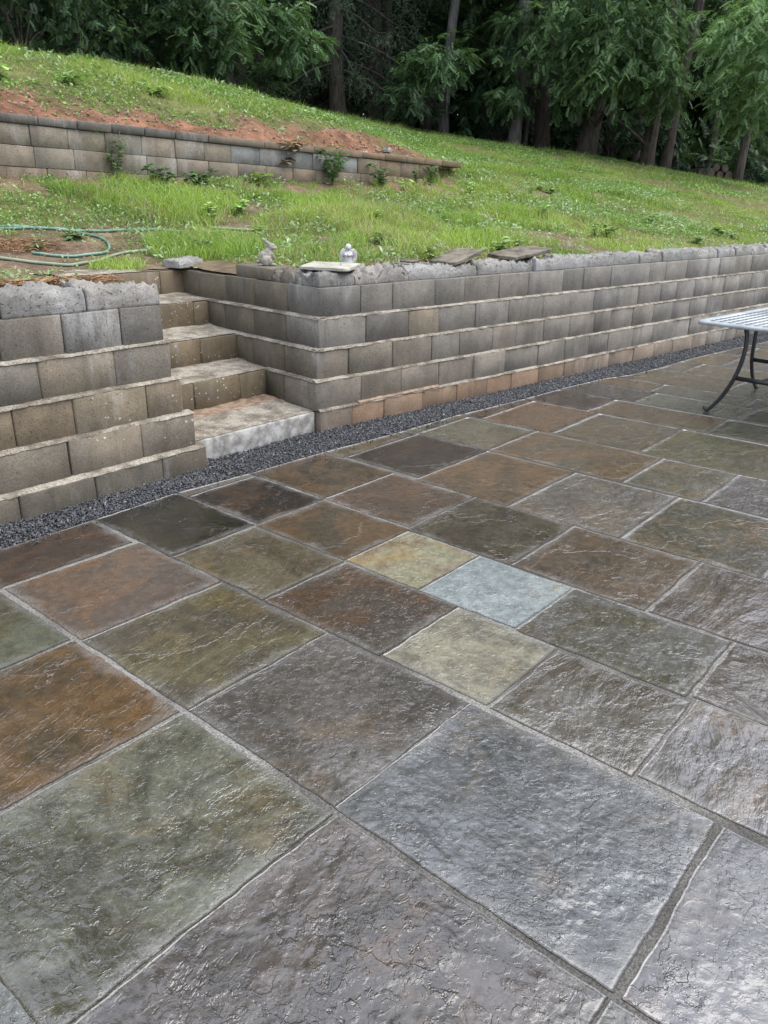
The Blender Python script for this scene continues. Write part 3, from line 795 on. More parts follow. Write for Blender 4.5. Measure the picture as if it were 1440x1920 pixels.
def broken(parent, lx, ly, lz, loc, rotz, col, rough=0.03, seed=0, name='cap_block', front=True, mat=None):
    """half block with a broken, craggy top and back"""
    nx, ny, nz = max(7, int(lx / 0.014)), max(6, int(ly / 0.016)), 6
    bm = bmesh.new()
    bmesh.ops.create_cube(bm, size=1.0)
    me = bpy.data.meshes.new(name)
    # build a gridded box
    vs = {}; 
    def vid(i, j, k):
        key = (i, j, k)
        if key not in vs: vs[key] = len(vs)
        return vs[key]
    F = []
    for i in range(nx):
        for j in range(ny):
            F.append([vid(i, j, nz), vid(i + 1, j, nz), vid(i + 1, j + 1, nz), vid(i, j + 1, nz)])
            F.append([vid(i, j, 0), vid(i, j + 1, 0), vid(i + 1, j + 1, 0), vid(i + 1, j, 0)])
    for i in range(nx):
        for k in range(nz):
            F.append([vid(i, 0, k), vid(i + 1, 0, k), vid(i + 1, 0, k + 1), vid(i, 0, k + 1)])
            F.append([vid(i, ny, k), vid(i, ny, k + 1), vid(i + 1, ny, k + 1), vid(i + 1, ny, k)])
    for j in range(ny):
        for k in range(nz):
            F.append([vid(0, j, k), vid(0, j, k + 1), vid(0, j + 1, k + 1), vid(0, j + 1, k)])
            F.append([vid(nx, j, k), vid(nx, j + 1, k), vid(nx, j + 1, k + 1), vid(nx, j, k + 1)])
    bm.free()
    K = np.array(list(vs.keys()), float)
    X = (K[:, 0] / nx - 0.5) * lx; Y = (K[:, 1] / ny - 0.5) * ly; Z = K[:, 2] / nz
    s = seed * 3.7
    big = fbm(X * 7 + s, Y * 7 + s, 200 + seed, 3)
    fine = fbm(X * 30 + s, Y * 30 + s, 300 + seed, 4, 0.65)
    top = lz * (0.86 + 0.6 * (big - 0.5)) + rough * (fine - 0.5) * 3.0 + rough * 0.7 * (np.abs(fbm(X * 55 + s, Y * 55, 350 + seed, 2) - 0.5) * 2)
    top = top - 0.5 * rough * sstep(0.2 * ly, 0.5 * ly, -Y) * fbm(X * 18 + s, X * 0 + s, 333, 3) * 2.2     # ragged front edge
    Zw = Z * np.maximum(top, 0.02)
    n3 = (fbm((X + Z * 0.3) * 25 + s, (Y - Z * 0.2) * 25, 400 + seed, 3) - 0.5)
    up = Z * Z
    X2 = X + np.sign(X) * (np.abs(K[:, 0] / nx - 0.5) > 0.49) * n3 * 0.03 * up
    Y2 = Y + (K[:, 1] == 0) * (n3 * 0.03 * up + 0.012 * sstep(0.5, 1, Z)) - (K[:, 1] == ny) * n3 * 0.05
    me2 = mesh_np(name, np.stack([X2, Y2, Zw], -1), [np.array(F)], [mat or M_BROKEN], False)
    o = link(name, me2, parent, loc, rotz); o.color = jcol(col, rb)
    return o
def ledge(parent, a, b, w, z, out, seed, mat=None, name='ledge_dirt'):
    """thin dusty mortar on the ledge from a to b, w deep, out = unit vector away from the wall"""
    a = np.array(a, float); b = np.array(b, float); out = np.array(out, float)
    L = np.linalg.norm(b - a); n = max(8, int(L / 0.02)); t = np.linspace(0, 1, n)
    P = a[None] + (b - a)[None] * t[:, None]
    s = t * L
    f = (fbm(s * 14, s * 0 + seed, 500, 3) - 0.45) * 0.02 + (fbm(s * 2, s * 0 + seed, 501, 2) - 0.5) * 0.012
    hh = 0.004 + 0.007 * fbm(s * 9, s * 0 + seed, 502, 3)
    r0 = np.hstack([P - out * (w + 0.02), (z + 0.008 + hh)[:, None]])
    r1 = np.hstack([P - out * 0.5 * w, (z + 0.003 + hh)[:, None]])
    r2 = np.hstack([P + out * np.minimum(f, 0.003)[:, None], (z + 0.5 * hh)[:, None]])
    r3 = np.hstack([P + out * (np.minimum(f, 0.003) + 0.002)[:, None], (z - 0.006 * fbm(s * 20, s * 0 + seed, 503, 2))[:, None]])
    me = mesh_np(name, np.vstack([r0, r1, r2, r3]), [grid_faces(4, n)], [mat or M_LEDGE], False); fix_normals(me)
    return link(name, me, parent)

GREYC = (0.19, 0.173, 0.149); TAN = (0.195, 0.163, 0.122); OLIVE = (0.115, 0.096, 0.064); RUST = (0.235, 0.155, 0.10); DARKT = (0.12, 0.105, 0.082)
def lerp3(a, b, t): return tuple(p + (q - p) * t for p, q in zip(a, b))

# --- lower wall beside the steps (left of the steps)
lw = link('retaining_wall', None)
lw.empty_display_size = 0.1
lw.location = (0, 0, 0)
tag(lw, 'stepped concrete block retaining wall with two broken cap blocks beside the steps', 'wall', kind='thing')
LJ = [[1.90, 1.49, 1.09], [1.81, 1.39], [1.88, 1.46, 1.15], [1.73, 1.32], [1.80, 1.48]]
for k in range(5):
    ex, ey = LEFT_END[k]
    ss = [0.0] + [(x - ex) / LWD[0] for x in LJ[k]]
    while ss[-1] > -4.4: ss.append(ss[-1] - rb.choice([0.4, 0.4, 0.4, 0.32]))
    c = [lerp3(DARKT, OLIVE, 0.3), TAN, lerp3(TAN, OLIVE, 0.25), lerp3(GREYC, TAN, 0.45), lerp3(GREYC, (0.165, 0.157, 0.145), 0.5)][k]
    for i in range(len(ss) - 1):
        cc = c
        if k == 4 and i == 2: cc = lerp3(GREYC, TAN, 0.6)
        if k == 3 and i == 1: cc = TAN
        if k == 2: cc = lerp3(TAN, (0.235, 0.18, 0.11), 0.5)
        o = block(lw, ss[i + 1], ss[i], 0, 0.22, CZ[k], CZ[k + 1], cc, mat=M_BLOCKL if k < 3 else M_BLOCK)
        place(o, (ex, ey), LW_A)
    # return running back along the steps
    yy = ey + 0.24
    while yy < 5.9:
        d = min(0.4, 6.0 - yy)
        block(lw, ex - 0.215, ex - 0.015, yy, yy + d, CZ[k], CZ[k + 1], TAN); yy += d
    if k < 4:
        nx_, ny_ = LEFT_END[k + 1]
        A = np.array([ex, ey]); B = A - LWD * 4.4
        ledge(lw, A, B, 0.055 if k == 0 else 0.035, CZ[k + 1], -LWN, 10 + k)
ex, ey = LEFT_END[4]
for s0, s1, h, sd in [(-0.425, 0.0, 0.125, 1), (-0.86, -0.435, 0.13, 2), (-1.3, -0.875, 0.10, 3), (-1.75, -1.31, 0.11, 4), (-2.2, -1.76, 0.1, 5), (-2.65, -2.21, 0.1, 6)]:
    p = np.array([ex, ey]) + LWD * (s0 + s1) / 2 + LWN * 0.13
    broken(lw, s1 - s0, 0.24, h, (p[0], p[1], 0.966), LW_A, lerp3(GREYC, (0.3, 0.295, 0.285), 0.6), 0.022, sd)

# --- lower wall right of the steps, with the cheek beside the steps
rw = link('retaining_wall', None)
tag(rw, 'long grey concrete block retaining wall running from the steps corner past the table', 'wall', kind='thing')
RJ = [[3.50, 3.81, 4.21, 4.61, 4.98, 5.31, 5.69, 6.08, 6.45], [3.60, 4.0, 4.41, 4.82, 5.22, 5.69],
      [3.51, 3.93, 4.34, 4.66, 5.07, 5.38, 5.77, 6.17, 6.57, 6.85, 7.27], [3.69, 4.11, 4.44, 4.87, 5.29, 5.77], [3.66, 3.97, 4.41, 4.75, 5.18, 5.57, 6.07]]
CHEEK_END = [4.3, 4.72, 5.2, 5.62, 6.1]
for k in range(5):
    X0, Y0 = RIGHT_X[k], RIGHT_Y[k]
    js = [X0] + RJ[k]
    while js[-1] < 13.0: js.append(js[-1] + rb.choice([0.4, 0.4, 0.4, 0.33, 0.45]))
    for i in range(len(js) - 1):
        xm = (js[i] + js[i + 1]) / 2
        t = float(np.clip((xm - 4) / 4, 0, 1))
        if k == 0: cc = lerp3(RUST, (0.22, 0.19, 0.155), float(np.clip((xm - 5.0) / 4.0, 0, 1))) if xm > 3.5 else lerp3(RUST, GREYC, 0.5)
        elif k == 1: cc = lerp3((0.205, 0.175, 0.14), (0.218, 0.202, 0.178), t)
        elif k == 2: cc = lerp3((0.185, 0.163, 0.13), (0.218, 0.202, 0.178), t)
        elif k == 3: cc = lerp3(GREYC, (0.165, 0.157, 0.145), 0.4) if xm < 3.6 else lerp3((0.185, 0.17, 0.15), (0.225, 0.21, 0.186), t)
        else: cc = lerp3(GREYC, (0.165, 0.157, 0.145), 0.5) if xm < 3.6 else lerp3(GREYC, (0.225, 0.21, 0.186), t)
        if k == 3 and 4.1 < xm < 4.45: cc = (0.195, 0.165, 0.125)
        dy = 0.37 if i == 0 else 0.22
        block(rw, js[i], js[i + 1], Y0, Y0 + dy, CZ[k], CZ[k + 1], cc)
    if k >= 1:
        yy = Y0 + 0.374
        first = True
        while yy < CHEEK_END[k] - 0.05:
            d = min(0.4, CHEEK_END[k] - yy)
            block(rw, X0, X0 + 0.2, yy, yy + d, CZ[k], CZ[k + 1], lerp3(OLIVE, TAN, 0.15)); yy += d  # cheek darker than the front: shade put into its damp brown-olive colour
    if k < 4:
        ledge(rw, (X0, Y0), (13.0, Y0), 0.01 + (RIGHT_Y[k + 1] - Y0), CZ[k + 1], (0, -1), 20 + k)
        if k >= 1:
            ledge(rw, (X0, Y0), (X0, CHEEK_END[k]), 0.01 + (RIGHT_X[k + 1] - X0), CZ[k + 1], (-1, 0), 30 + k)
ledge(rw, (3.56, RIGHT_Y[0] + 0.0), (4.4, RIGHT_Y[0]), 0.035, CZ[1] + 0.012, (0, -1), 61, M_REDDIRT, 'red_dirt')
# caps: along the front, then back along the cheek
caps = [(3.312, 3.62, 0.10, 0.010), (3.63, 4.15, 0.105, 0.04), (4.16, 4.60, 0.10, 0.03), (4.61, 4.93, 0.085, 0.026), (4.94, 5.36, 0.105, 0.024), (5.37, 5.66, 0.10, 0.024), (5.67, 6.06, 0.10, 0.02)]
xx = 6.07
while xx < 13:
    d = rb.uniform(0.36, 0.48); caps.append((xx, xx + d, rb.uniform(0.095, 0.12), rb.uniform(0.016, 0.03))); xx += d + 0.01
for i, (a, b, h, r) in enumerate(caps):
    lt = lerp3(GREYC, (0.32, 0.315, 0.305), 0.7)
    if i == 0:
        broken(rw, b - a, 0.19, h, ((a + b) / 2, 4.30, 0.966), 0, (0.19, 0.187, 0.18), 0.012, 41)
    else:
        broken(rw, b - a, 0.22, h, ((a + b) / 2, 4.318 + rb.normal(0, 0.008), 0.966), rb.normal(0, 0.02), lt, r, 42 + i)
broken(rw, 0.36, 0.20, 0.085, (3.425, 4.58, 0.966), -math.pi / 2, lerp3(OLIVE, GREYC, 0.5), 0.034, 90)
block(rw, 3.325, 3.56, 4.77, 5.24, 0.966, 1.058, lerp3(OLIVE, TAN, 0.4), name='cap_block')

# --- steps
steps = link('garden_steps', None)
tag(steps, 'flight of concrete block steps with a pale bottom slab between the walls', 'steps')
o = block(steps, -1.02, 0.0, 0, 0.75, -0.06, 0.157, (0.52, 0.515, 0.50), name='bottom_slab', mat=M_SLAB)
place(o, (3.187, 4.118), math.radians(6.5))
RIS = [(3.19, 4.70), (3.222, 5.12), (3.262, 5.56), (3.30, 6.0)]
SA = math.radians(8.0)
for k, (rx, ry) in enumerate(RIS):
    ss = [0.03, [-0.24, -0.33, -0.14, -0.22][k]]
    while ss[-1] > -1.25: ss.append(ss[-1] - 0.4)
    for i in range(len(ss) - 1):
        o = block(steps, ss[i + 1], ss[i], 0, 0.4, CZ[k + 1], CZ[k + 2], lerp3(TAN, (0.19, 0.145, 0.085), 0.8), mat=M_RISER if k < 3 else M_BLOCKL, name='riser_block')
        place(o, (rx - 0.004, ry), SA)
def tread(front, back, z, wid, mat, seed, name='tread_dirt', h=0.016):
    """loose dirt lying on a tread from its front edge to the next riser"""
    fx, fy, fa = front; n, m = 60, 26
    S, T = np.meshgrid(np.linspace(0, 1, n), np.linspace(0, 1, m), indexing='ij')
    dpt = back
    X = 0.14 - S * wid; Y = T * dpt
    Z = z + 0.003 + h * (fbm(X * 9 + seed, Y * 9, 600, 4) - 0.25) * sstep(0, 0.25, T) + 0.02 * T * T
    Y = Y + (1 - T) * 0.012 * fbm(X * 14 + seed, X * 0, 601, 3)
    c, s = math.cos(fa), math.sin(fa)
    V = np.stack([fx + X * c - Y * s, fy + X * s + Y * c, Z], -1).reshape(-1, 3)
    me = mesh_np(name, V, [grid_faces(n, m)], [mat], True)
    return link(name, me, steps)
tread((3.06, 4.117, math.radians(6.5)), 0.36, 0.158, 1.12, M_LEDGE, 1, h=0.010)
tread((3.06, 4.40, math.radians(6.5)), 0.36, 0.161, 1.12, M_REDDIRT, 2, h=0.024)
for k, (rx, ry) in enumerate(RIS):
    tread((rx, ry + 0.004, SA), 0.47, CZ[k + 2], 1.2, M_LEDGE, 5 + k)
o = block(steps, 2.98, 3.46, 6.42, 6.62, 0.90, 1.045, (0.22, 0.14, 0.10), name='riser_block')

# --- upper wall across the slope
uw = link('retaining_wall', None)
tag(uw, 'weathered low concrete block wall holding the red earth bank', 'wall', kind='thing')
UZ = [1.405, 1.595, 1.785, 1.975, 2.165]
SL = 0.026
UJ = [3.30, 3.66, 3.23, 3.51]
for k in range(4):
    a = UJ[k] - 0.395 * 9
    while a < 8.85:
        d = rb.choice([0.395, 0.395, 0.395, 0.36])
        xm = a + d / 2
        if a > -1.0:
            z0 = UZ[k] - SL * (xm - 2.8)
            t = float(np.clip((xm - 5.5) / 3, 0, 1))
            if k >= 2: cc = lerp3((0.25, 0.212, 0.162), (0.215, 0.152, 0.092), t)
            else: cc = lerp3((0.205, 0.16, 0.113), (0.195, 0.138, 0.084), t)
            if 5.4 < xm < 7.2 and k == 3: cc = (0.25, 0.245, 0.235)
            block(uw, a, a + d, UW_Y + 0.006 * (k - 2), UW_Y + 0.2, z0, z0 + 0.19, cc, tilt=SL)
        a += d
a = -1.0
while a < 9.0:
    d = rb.choice([0.40, 0.38, 0.36]); xm = a + d / 2
    t = float(np.clip((xm - 4.5) / 3, 0, 1))
    cc = lerp3((0.135, 0.122, 0.105), (0.235, 0.165, 0.10), t)
    if xm > 5 and xm < 6.5: d = 0.75; xm = a + d / 2
    z0 = UZ[3] + 0.19 - SL * (xm - 2.8)
    block(uw, a, a + d, UW_Y - 0.012, UW_Y + 0.2, z0 + 0.001, z0 + rb.uniform(0.07, 0.088), cc, tilt=SL + rb.normal(0, 0.004), name='cap_block')
    a += d + 0.004

# ------------------------------------------------------------------ grass and ground cover
def blades(x, y, z, h, w, lean, col, seg=2):
    n = len(x); a = rng.uniform(0, 2 * np.pi, n); f = rng.uniform(0, 2 * np.pi, n)
    dx, dy = np.cos(a) * w / 2, np.sin(a) * w / 2
    lx, ly = np.cos(f) * lean * h, np.sin(f) * lean * h
    b = np.stack([x, y, z - 0.01], -1); W = np.stack([dx, dy, np.zeros(n)], -1)
    if seg == 1:
        V = np.stack([b - W, b + W, b + np.stack([lx, ly, h], -1)], 1).reshape(-1, 3)
        F = [np.arange(n * 3).reshape(n, 3)]; k = 3
    else:
        mid = b + np.stack([lx * 0.3, ly * 0.3, h * 0.58], -1)
        tip = b + np.stack([lx * 1.05, ly * 1.05, h * (1 - 0.25 * lean)], -1)
        V = np.stack([b - W, b + W, mid + W * 0.8, mid - W * 0.8, tip], 1).reshape(-1, 3)
        i = np.arange(n)[:, None] * 5
        F = [i + np.array([[0, 1, 2, 3]]), i + np.array([[3, 2, 4]])]; k = 5
    return V, F, np.repeat(col, k, 0)

G1, G2, G3, STRAW = np.array([0.33, 0.42, 0.095]), np.array([0.16, 0.26, 0.06]), np.array([0.48, 0.52, 0.17]), np.array([0.42, 0.36, 0.22])
def grass_col(n, x, y, straw=0.08):
    t = np.clip(fbm(x * 0.7, y * 0.7, 700, 3) * 1.6 - 0.3 + rng.normal(0, 0.18, n), 0, 1)[:, None]
    c = G2 * (1 - t) + G1 * t
    u = rng.uniform(0, 1, (n, 1)); c = np.where(u < 0.25, c * 0.5 + G3 * 0.5, c)
    c = np.where(rng.uniform(0, 1, (n, 1)) < (straw * 3.2 * sstep(0.40, 0.66, fbm(x * 1.7, y * 1.7, 705, 3)))[:, None], STRAW, c)
    return c * rng.uniform(0.7, 1.25, (n, 1))
def in_steps(x, y): return (x > 2.05) & (x < 3.62) & (y < 6.1)
def scatter(n, x0, x1, y0, y1, hmin, hmax, wid, seg, bag, straw=0.08, keep=1.0):
    x = rng.uniform(x0, x1, n); y = rng.uniform(y0, y1, n)
    bare, red, forest = soil_masks(x, y)
    patch = fbm(x * 2.3, y * 2.3, 710, 3)
    p = (1 - bare) ** 1.5 * (1 - forest * 0.97) * np.clip(0.35 + 1.5 * (patch - 0.25), 0.12, 1) * keep
    p = np.maximum(p, 0.02 * (1 - red)) * (~in_steps(x, y)) * (y > 4.47)
    m = rng.uniform(0, 1, n) < p
    x, y, patch = x[m], y[m], patch[m]
    tuft = sstep(0.50, 0.72, fbm(x * 1.5 + 40, y * 1.5, 720, 3))
    h = (hmin + (hmax - hmin) * rng.uniform(0, 1, len(x)) ** 1.8) * (0.45 + 1.1 * tuft)
    V, F, c = blades(x, y, ground_z(x, y), h, wid * rng.uniform(0.7, 1.4, len(x)), rng.uniform(0.3, 1.7, len(x)), grass_col(len(x), x, y, straw), seg)
    bag.add(V, F); bag.A.append(c)
gb_ = Bag(); scatter(270000, -0.5, 9.0, 4.45, 8.42, 0.03, 0.17, 0.006, 2, gb_, 0.13)
scatter(120000, 9.0, 14.5, 4.45, 9.5, 0.03, 0.10, 0.009, 2, gb_)
for (cx, cy, r, hh, n) in [(3.68, 6.42, 0.42, 0.15, 1900), (3.85, 6.2, 0.36, 0.16, 1500), (3.5, 6.6, 0.2, 0.15, 900), (2.85, 6.22, 0.22, 0.10, 500), (5.05, 6.72, 0.16, 0.2, 800), (4.62, 5.5, 0.10, 0.19, 260), (7.08, 6.29, 0.2, 0.19, 900),
                           (4.0, 7.8, 0.55, 0.17, 2600), (4.5, 7.6, 0.4, 0.17, 1500), (6.4, 7.0, 0.3, 0.15, 900), (5.7, 7.3, 0.35, 0.16, 1000), (4.9, 5.7, 0.12, 0.16, 250), (3.95, 5.6, 0.1, 0.14, 160)]:
    a = rng.uniform(0, 6.28, n); q = r * np.sqrt(rng.uniform(0, 1, n)); x, y = cx + q * np.cos(a), cy + q * np.sin(a)
    V, F, c = blades(x, y, ground_z(x, y), hh * rng.uniform(0.4, 1.15, n), np.full(n, 0.006), rng.uniform(0.2, 1.0, n), grass_col(n, x, y, 0.05) * 1.1, 2)
    gb_.add(V, F); gb_.A.append(c)
grass = link('grass', gb_.mesh('grass', M_GRASS)); tag(grass, 'rough lawn grass growing on the terrace above the walls', kind='stuff')
gb2 = Bag(); scatter(150000, -2, 16, 8.7, 14.5, 0.03, 0.12, 0.010, 1, gb2, 0.05); scatter(150000, 4, 24, 6.5, 20.5, 0.03, 0.11, 0.014, 1, gb2, 0.05)
scatter(30000, 14, 36, 4.5, 12, 0.04, 0.09, 0.02, 1, gb2, 0.05)
gr2 = link('grass', gb2.mesh('grass', M_GRASS)); tag(gr2, 'grass covering the hill up to the edge of the wood', kind='stuff')

def leaflets(c, nrm_tilt, size, col, asp=0.6):
    """small rhombic leaves facing up with a random tilt"""
    n = len(c); a = rng.uniform(0, 2 * np.pi, n); t = rng.normal(0, nrm_tilt, (n, 2))
    ux = np.stack([np.cos(a), np.sin(a), t[:, 0]], -1); vy = np.stack([-np.sin(a), np.cos(a), t[:, 1]], -1)
    s = size[:, None]
    V = np.stack([c - ux * s, c + vy * s * asp + [0, 0, 0.002], c + ux * s, c - vy * s * asp], 1).reshape(-1, 3)
    return V, [np.arange(n * 4).reshape(n, 4)], np.repeat(col, 4, 0)
cb_ = Bag()
for n, x0, x1, y0, y1, sz_ in [(120000, 0, 13.5, 4.45, 8.42, 0.011), (60000, 0, 16, 8.8, 14, 0.018), (45000, 8, 22, 7, 16, 0.02)]:
    x = rng.uniform(x0, x1, n); y = rng.uniform(y0, y1, n); bare, red, forest = soil_masks(x, y)
    p = sstep(0.42, 0.62, fbm(x * 0.9 + 9, y * 0.9, 730, 4)) * (1 - 0.8 * bare) * (1 - forest) * (~in_steps(x, y)) * (y > 4.5)
    m = rng.uniform(0, 1, n) < p; x, y = x[m], y[m]; k = len(x)
    z = ground_z(x, y) + rng.uniform(0.01, 0.055, k)
    col = (np.array([0.16, 0.26, 0.09]) + rng.uniform(0, 1, (k, 1)) * np.array([0.07, 0.09, 0.025])) * rng.uniform(0.75, 1.25, (k, 1))
    V, F, c = leaflets(np.stack([x, y, z], -1), 0.45, sz_ * rng.uniform(0.6, 1.5, k), col); cb_.add(V, F); cb_.A.append(c)
for n, x0, x1, y0, y1, sz_ in [(42000, 1, 13.5, 4.5, 8.42, 0.019), (16000, 1, 12, 8.9, 13, 0.03)]:
    x = rng.uniform(x0, x1, n); y = rng.uniform(y0, y1, n); bare, red, forest = soil_masks(x, y)
    p = sstep(0.52, 0.64, fbm(x * 1.4 + 31, y * 1.4, 760, 4)) * (1 - 0.6 * bare) * (1 - forest) * (~in_steps(x, y)) * (y > 4.55) * (1 - red)
    m = rng.uniform(0, 1, n) < p; x, y = x[m], y[m]; k = len(x)
    z = ground_z(x, y) + rng.uniform(0.02, 0.10, k)
    col = (np.array([0.17, 0.25, 0.12]) + rng.uniform(0, 1, (k, 1)) * np.array([0.14, 0.14, 0.07])) * rng.uniform(0.6, 1.25, (k, 1))
    V, F, c = leaflets(np.stack([x, y, z], -1), 0.5, sz_ * rng.uniform(0.5, 1.4, k), col, 0.45); cb_.add(V, F); cb_.A.append(c)
cover = link('ground_cover', cb_.mesh('ground_cover', M_WEED)); tag(cover, 'low clover like weeds spread between the grass', kind='stuff')

# dead stalks, twigs, clods and pine straw on the bare ground
lb = Bag(); n = 5200
x = rng.uniform(0.3, 9, n); y = rng.uniform(4.5, 9.5, n); bare, red, forest = soil_masks(x, y)
m = (rng.uniform(0, 1, n) < 0.15 + 0.85 * bare) & ~in_steps(x, y); x, y = x[m], y[m]; k = len(x)
z = ground_z(x, y) + 0.012; a = rng.uniform(0, 6.28, k); L = rng.uniform(0.02, 0.11, k)
D = np.stack([np.cos(a) * L, np.sin(a) * L, rng.normal(0, 0.01, k)], -1); W = np.stack([-np.sin(a), np.cos(a), np.zeros(k)], -1) * 0.002
c0 = np.stack([x, y, z], -1); V = np.stack([c0 - D - W, c0 + D - W, c0 + D + W, c0 - D + W], 1).reshape(-1, 3)
lb.add(V, [np.arange(k * 4).reshape(k, 4)]); lb.A.append(np.repeat(np.array([0.38, 0.30, 0.20]) * rng.uniform(0.4, 1.3, (k, 1)), 4, 0))
lit = link('litter', lb.mesh('litter', M_DRY)); tag(lit, 'dry stalks and twigs scattered over the bare earth', kind='stuff')
pb = Bag()
for (cx, cy, rx, ry, n, h) in [(1.55, 4.42, 0.62, 0.14, 4200, 0.03), (0.6, 4.35, 0.6, 0.16, 2500, 0.03), (2.0, 4.5, 0.22, 0.14, 900, 0.03), (2.35, 6.85, 0.3, 0.14, 1000, 0.02), (3.6, 5.1, 0.22, 0.14, 700, 0.015), (4.2, 4.75, 0.3, 0.12, 500, 0.012), (5.6, 5.0, 0.3, 0.1, 400, 0.01)]:
    x = rng.normal(cx, rx * 0.55, n); y = rng.normal(cy, ry * 0.6, n); a = rng.normal(0.3, 0.8, n); L = rng.uniform(0.02, 0.06, n)
    m = (y > 4.24) & ~((x > 1.98) & (x < 3.56) & (y < 6.0)); x, y, a, L = x[m], y[m], a[m], L[m]; n = len(x)
    base = np.where(y < 4.42, 1.06, ground_z(x, y))
    z = base + rng.uniform(0.0, h, n) + 0.01
    D = np.stack([np.cos(a) * L, np.sin(a) * L, rng.normal(0, 0.008, n)], -1); W = np.stack([-np.sin(a), np.cos(a), rng.normal(0, 0.5, n)], -1) * 0.0016
    c0 = np.stack([x, y, z], -1); V = np.stack([c0 - D - W, c0 + D - W, c0 + D + W, c0 - D + W], 1).reshape(-1, 3)
    pb.add(V, [np.arange(n * 4).reshape(n, 4)]); pb.A.append(np.repeat(np.array([0.27, 0.155, 0.085]) * rng.uniform(0.5, 1.5, (n, 1)), 4, 0))
ps = link('pine_straw', pb.mesh('pine_straw', M_STRAW)); tag(ps, 'orange brown pine straw drifted behind the cap blocks', kind='stuff')
# clods of red earth on the bank
n = 2600; x = rng.uniform(0, 9.6, n); y = rng.uniform(8.58, 9.5, n); bare, red, forest = soil_masks(x, y)
m = rng.uniform(0, 1, n) < red; x, y = x[m], y[m]; k = len(x)
P = octa[None] * rng.uniform(0.5, 1.3, (k, 6, 1)) * (rng.uniform(0.006, 0.03, k) * rng.uniform(0.4, 1.2, k))[:, None, None] + np.stack([x, y, ground_z(x, y)], -1)[:, None]
cl = link('clods', mesh_np('clods', P.reshape(-1, 3), [(np.arange(k)[:, None, None] * 6 + of[None]).reshape(-1, 3)], [M_REDDIRT])); tag(cl, 'crumbled clods of red earth on the bank', kind='stuff')

# ------------------------------------------------------------------ broad leaved weeds, each a plant of its own
def ovate(n_leaf, stem_h, spread, lsize, colr, seed, vine=False):
    r = np.random.default_rng(seed); leaf = Bag(); stem = Bag()
    ns = max(2, n_leaf // 7)
    for s in range(ns):
        a = r.uniform(0, 6.28); top = np.array([math.cos(a) * spread * r.uniform(.2, 1), math.sin(a) * spread * r.uniform(.2, 1) * (0.25 if vine else 1), stem_h * r.uniform(.6, 1.1)])
        P = catmull([np.zeros(3), top * [0.35, 0.35, 0.6], top], 4)
        V, F = tube(P, np.linspace(0.003, 0.0015, len(P)), 5); stem.add(V, F)
        for q in range(7):
            t = r.uniform(0.25, 1); p = P[int(t * (len(P) - 1))]
            b = r.uniform(0, 6.28); L = lsize * r.uniform(.6, 1.3); d = np.array([math.cos(b), math.sin(b), r.uniform(-0.5, 0.4)]); d /= np.linalg.norm(d)
            sd = np.cross(d, [0, 0, 1]); sd /= np.linalg.norm(sd); up = np.cross(sd, d)
            prof = [(0, 0.0, 0), (.25, .34, .02), (.55, .40, .03), (.8, .24, 0.0), (1, 0, -.08)]
            vs = []; 
            for (u, w, h) in prof: vs += [p + d * u * L + sd * w * L + up * (h - .08 * w) * L, p + d * u * L + up * (h + 0.02) * L, p + d * u * L - sd * w * L + up * (h - .08 * w) * L]
            f = []
            for k in range(4): f += [[3 * k, 3 * k + 1, 3 * k + 4, 3 * k + 3], [3 * k + 1, 3 * k + 2, 3 * k + 5, 3 * k + 4]]
            leaf.add(np.array(vs), [np.array(f)], np.array(colr) * r.uniform(.6, 1.35))
    return leaf, stem
M_STEM = mat_simple("weed_stem", (0.10, 0.14, 0.04), (0.17, 0.17, 0.07), 20, 0.7)
def weed(label, x, y, z=None, n=30, h=0.2, sp=0.15, ls=0.06, col=(0.07, 0.15, 0.04), seed=0, cat='weed', group=None, name='leafy_weed', vine=False):
    z = float(ground_z(x, y)) - 0.01 if z is None else z
    e = link(name, None, None, (x, y, z)); tag(e, label, cat, group)
    lf, st = ovate(n, h, sp, ls, col, seed, vine)
    link('foliage', lf.mesh('foliage', M_WEED), e); link('stem', st.mesh('stem', M_STEM), e)
weed('dark leafy vine climbing the block wall below the red bank', 3.93, 8.36, None, 70, 0.46, 0.2, 0.06, (0.07, 0.14, 0.045), 1, vine=True)
weed('low dark weed with glossy leaves at the foot of the block wall', 4.38, 8.24, None, 110, 0.2, 0.3, 0.075, (0.06, 0.13, 0.055), 2)
weed('spreading weed with pale edged leaves beside the wall foot', 4.82, 8.2, None, 80, 0.16, 0.28, 0.07, (0.08, 0.15, 0.06), 3)
weed('bright yellow green seedling against the block wall', 5.62, 8.2, None, 44, 0.2, 0.16, 0.07, (0.2, 0.3, 0.06), 4)
weed('tall climbing weed reaching the dry vine on the wall', 6.78, 8.3, None, 190, 0.5, 0.34, 0.07, (0.09, 0.19, 0.055), 5)
weed('bushy weed beside the small grey stones of the wall', 7.55, 8.2, None, 110, 0.3, 0.24, 0.07, (0.10, 0.19, 0.07), 6)
weed('small sprig growing at the rusty end blocks', 8.25, 8.25, None, 44, 0.24, 0.14, 0.065, (0.08, 0.15, 0.05), 7)
weed('leafy sprig near the end of the upper wall', 8.5, 8.22, None, 44, 0.24, 0.14, 0.06, (0.08, 0.16, 0.05), 8)
weed('weed draped over the last cap of the upper wall', 8.72, 8.42, None, 110, 0.24, 0.28, 0.06, (0.085, 0.18, 0.045), 9)
weed('narrow weed rooted in a joint of the upper wall', 5.05, 8.36, None, 16, 0.22, 0.05, 0.05, (0.05, 0.11, 0.04), 10)
weed('yellow green weed behind the stacked slate chips', 4.98, 4.78, None, 40, 0.15, 0.13, 0.06, (0.19, 0.25, 0.06), 11)
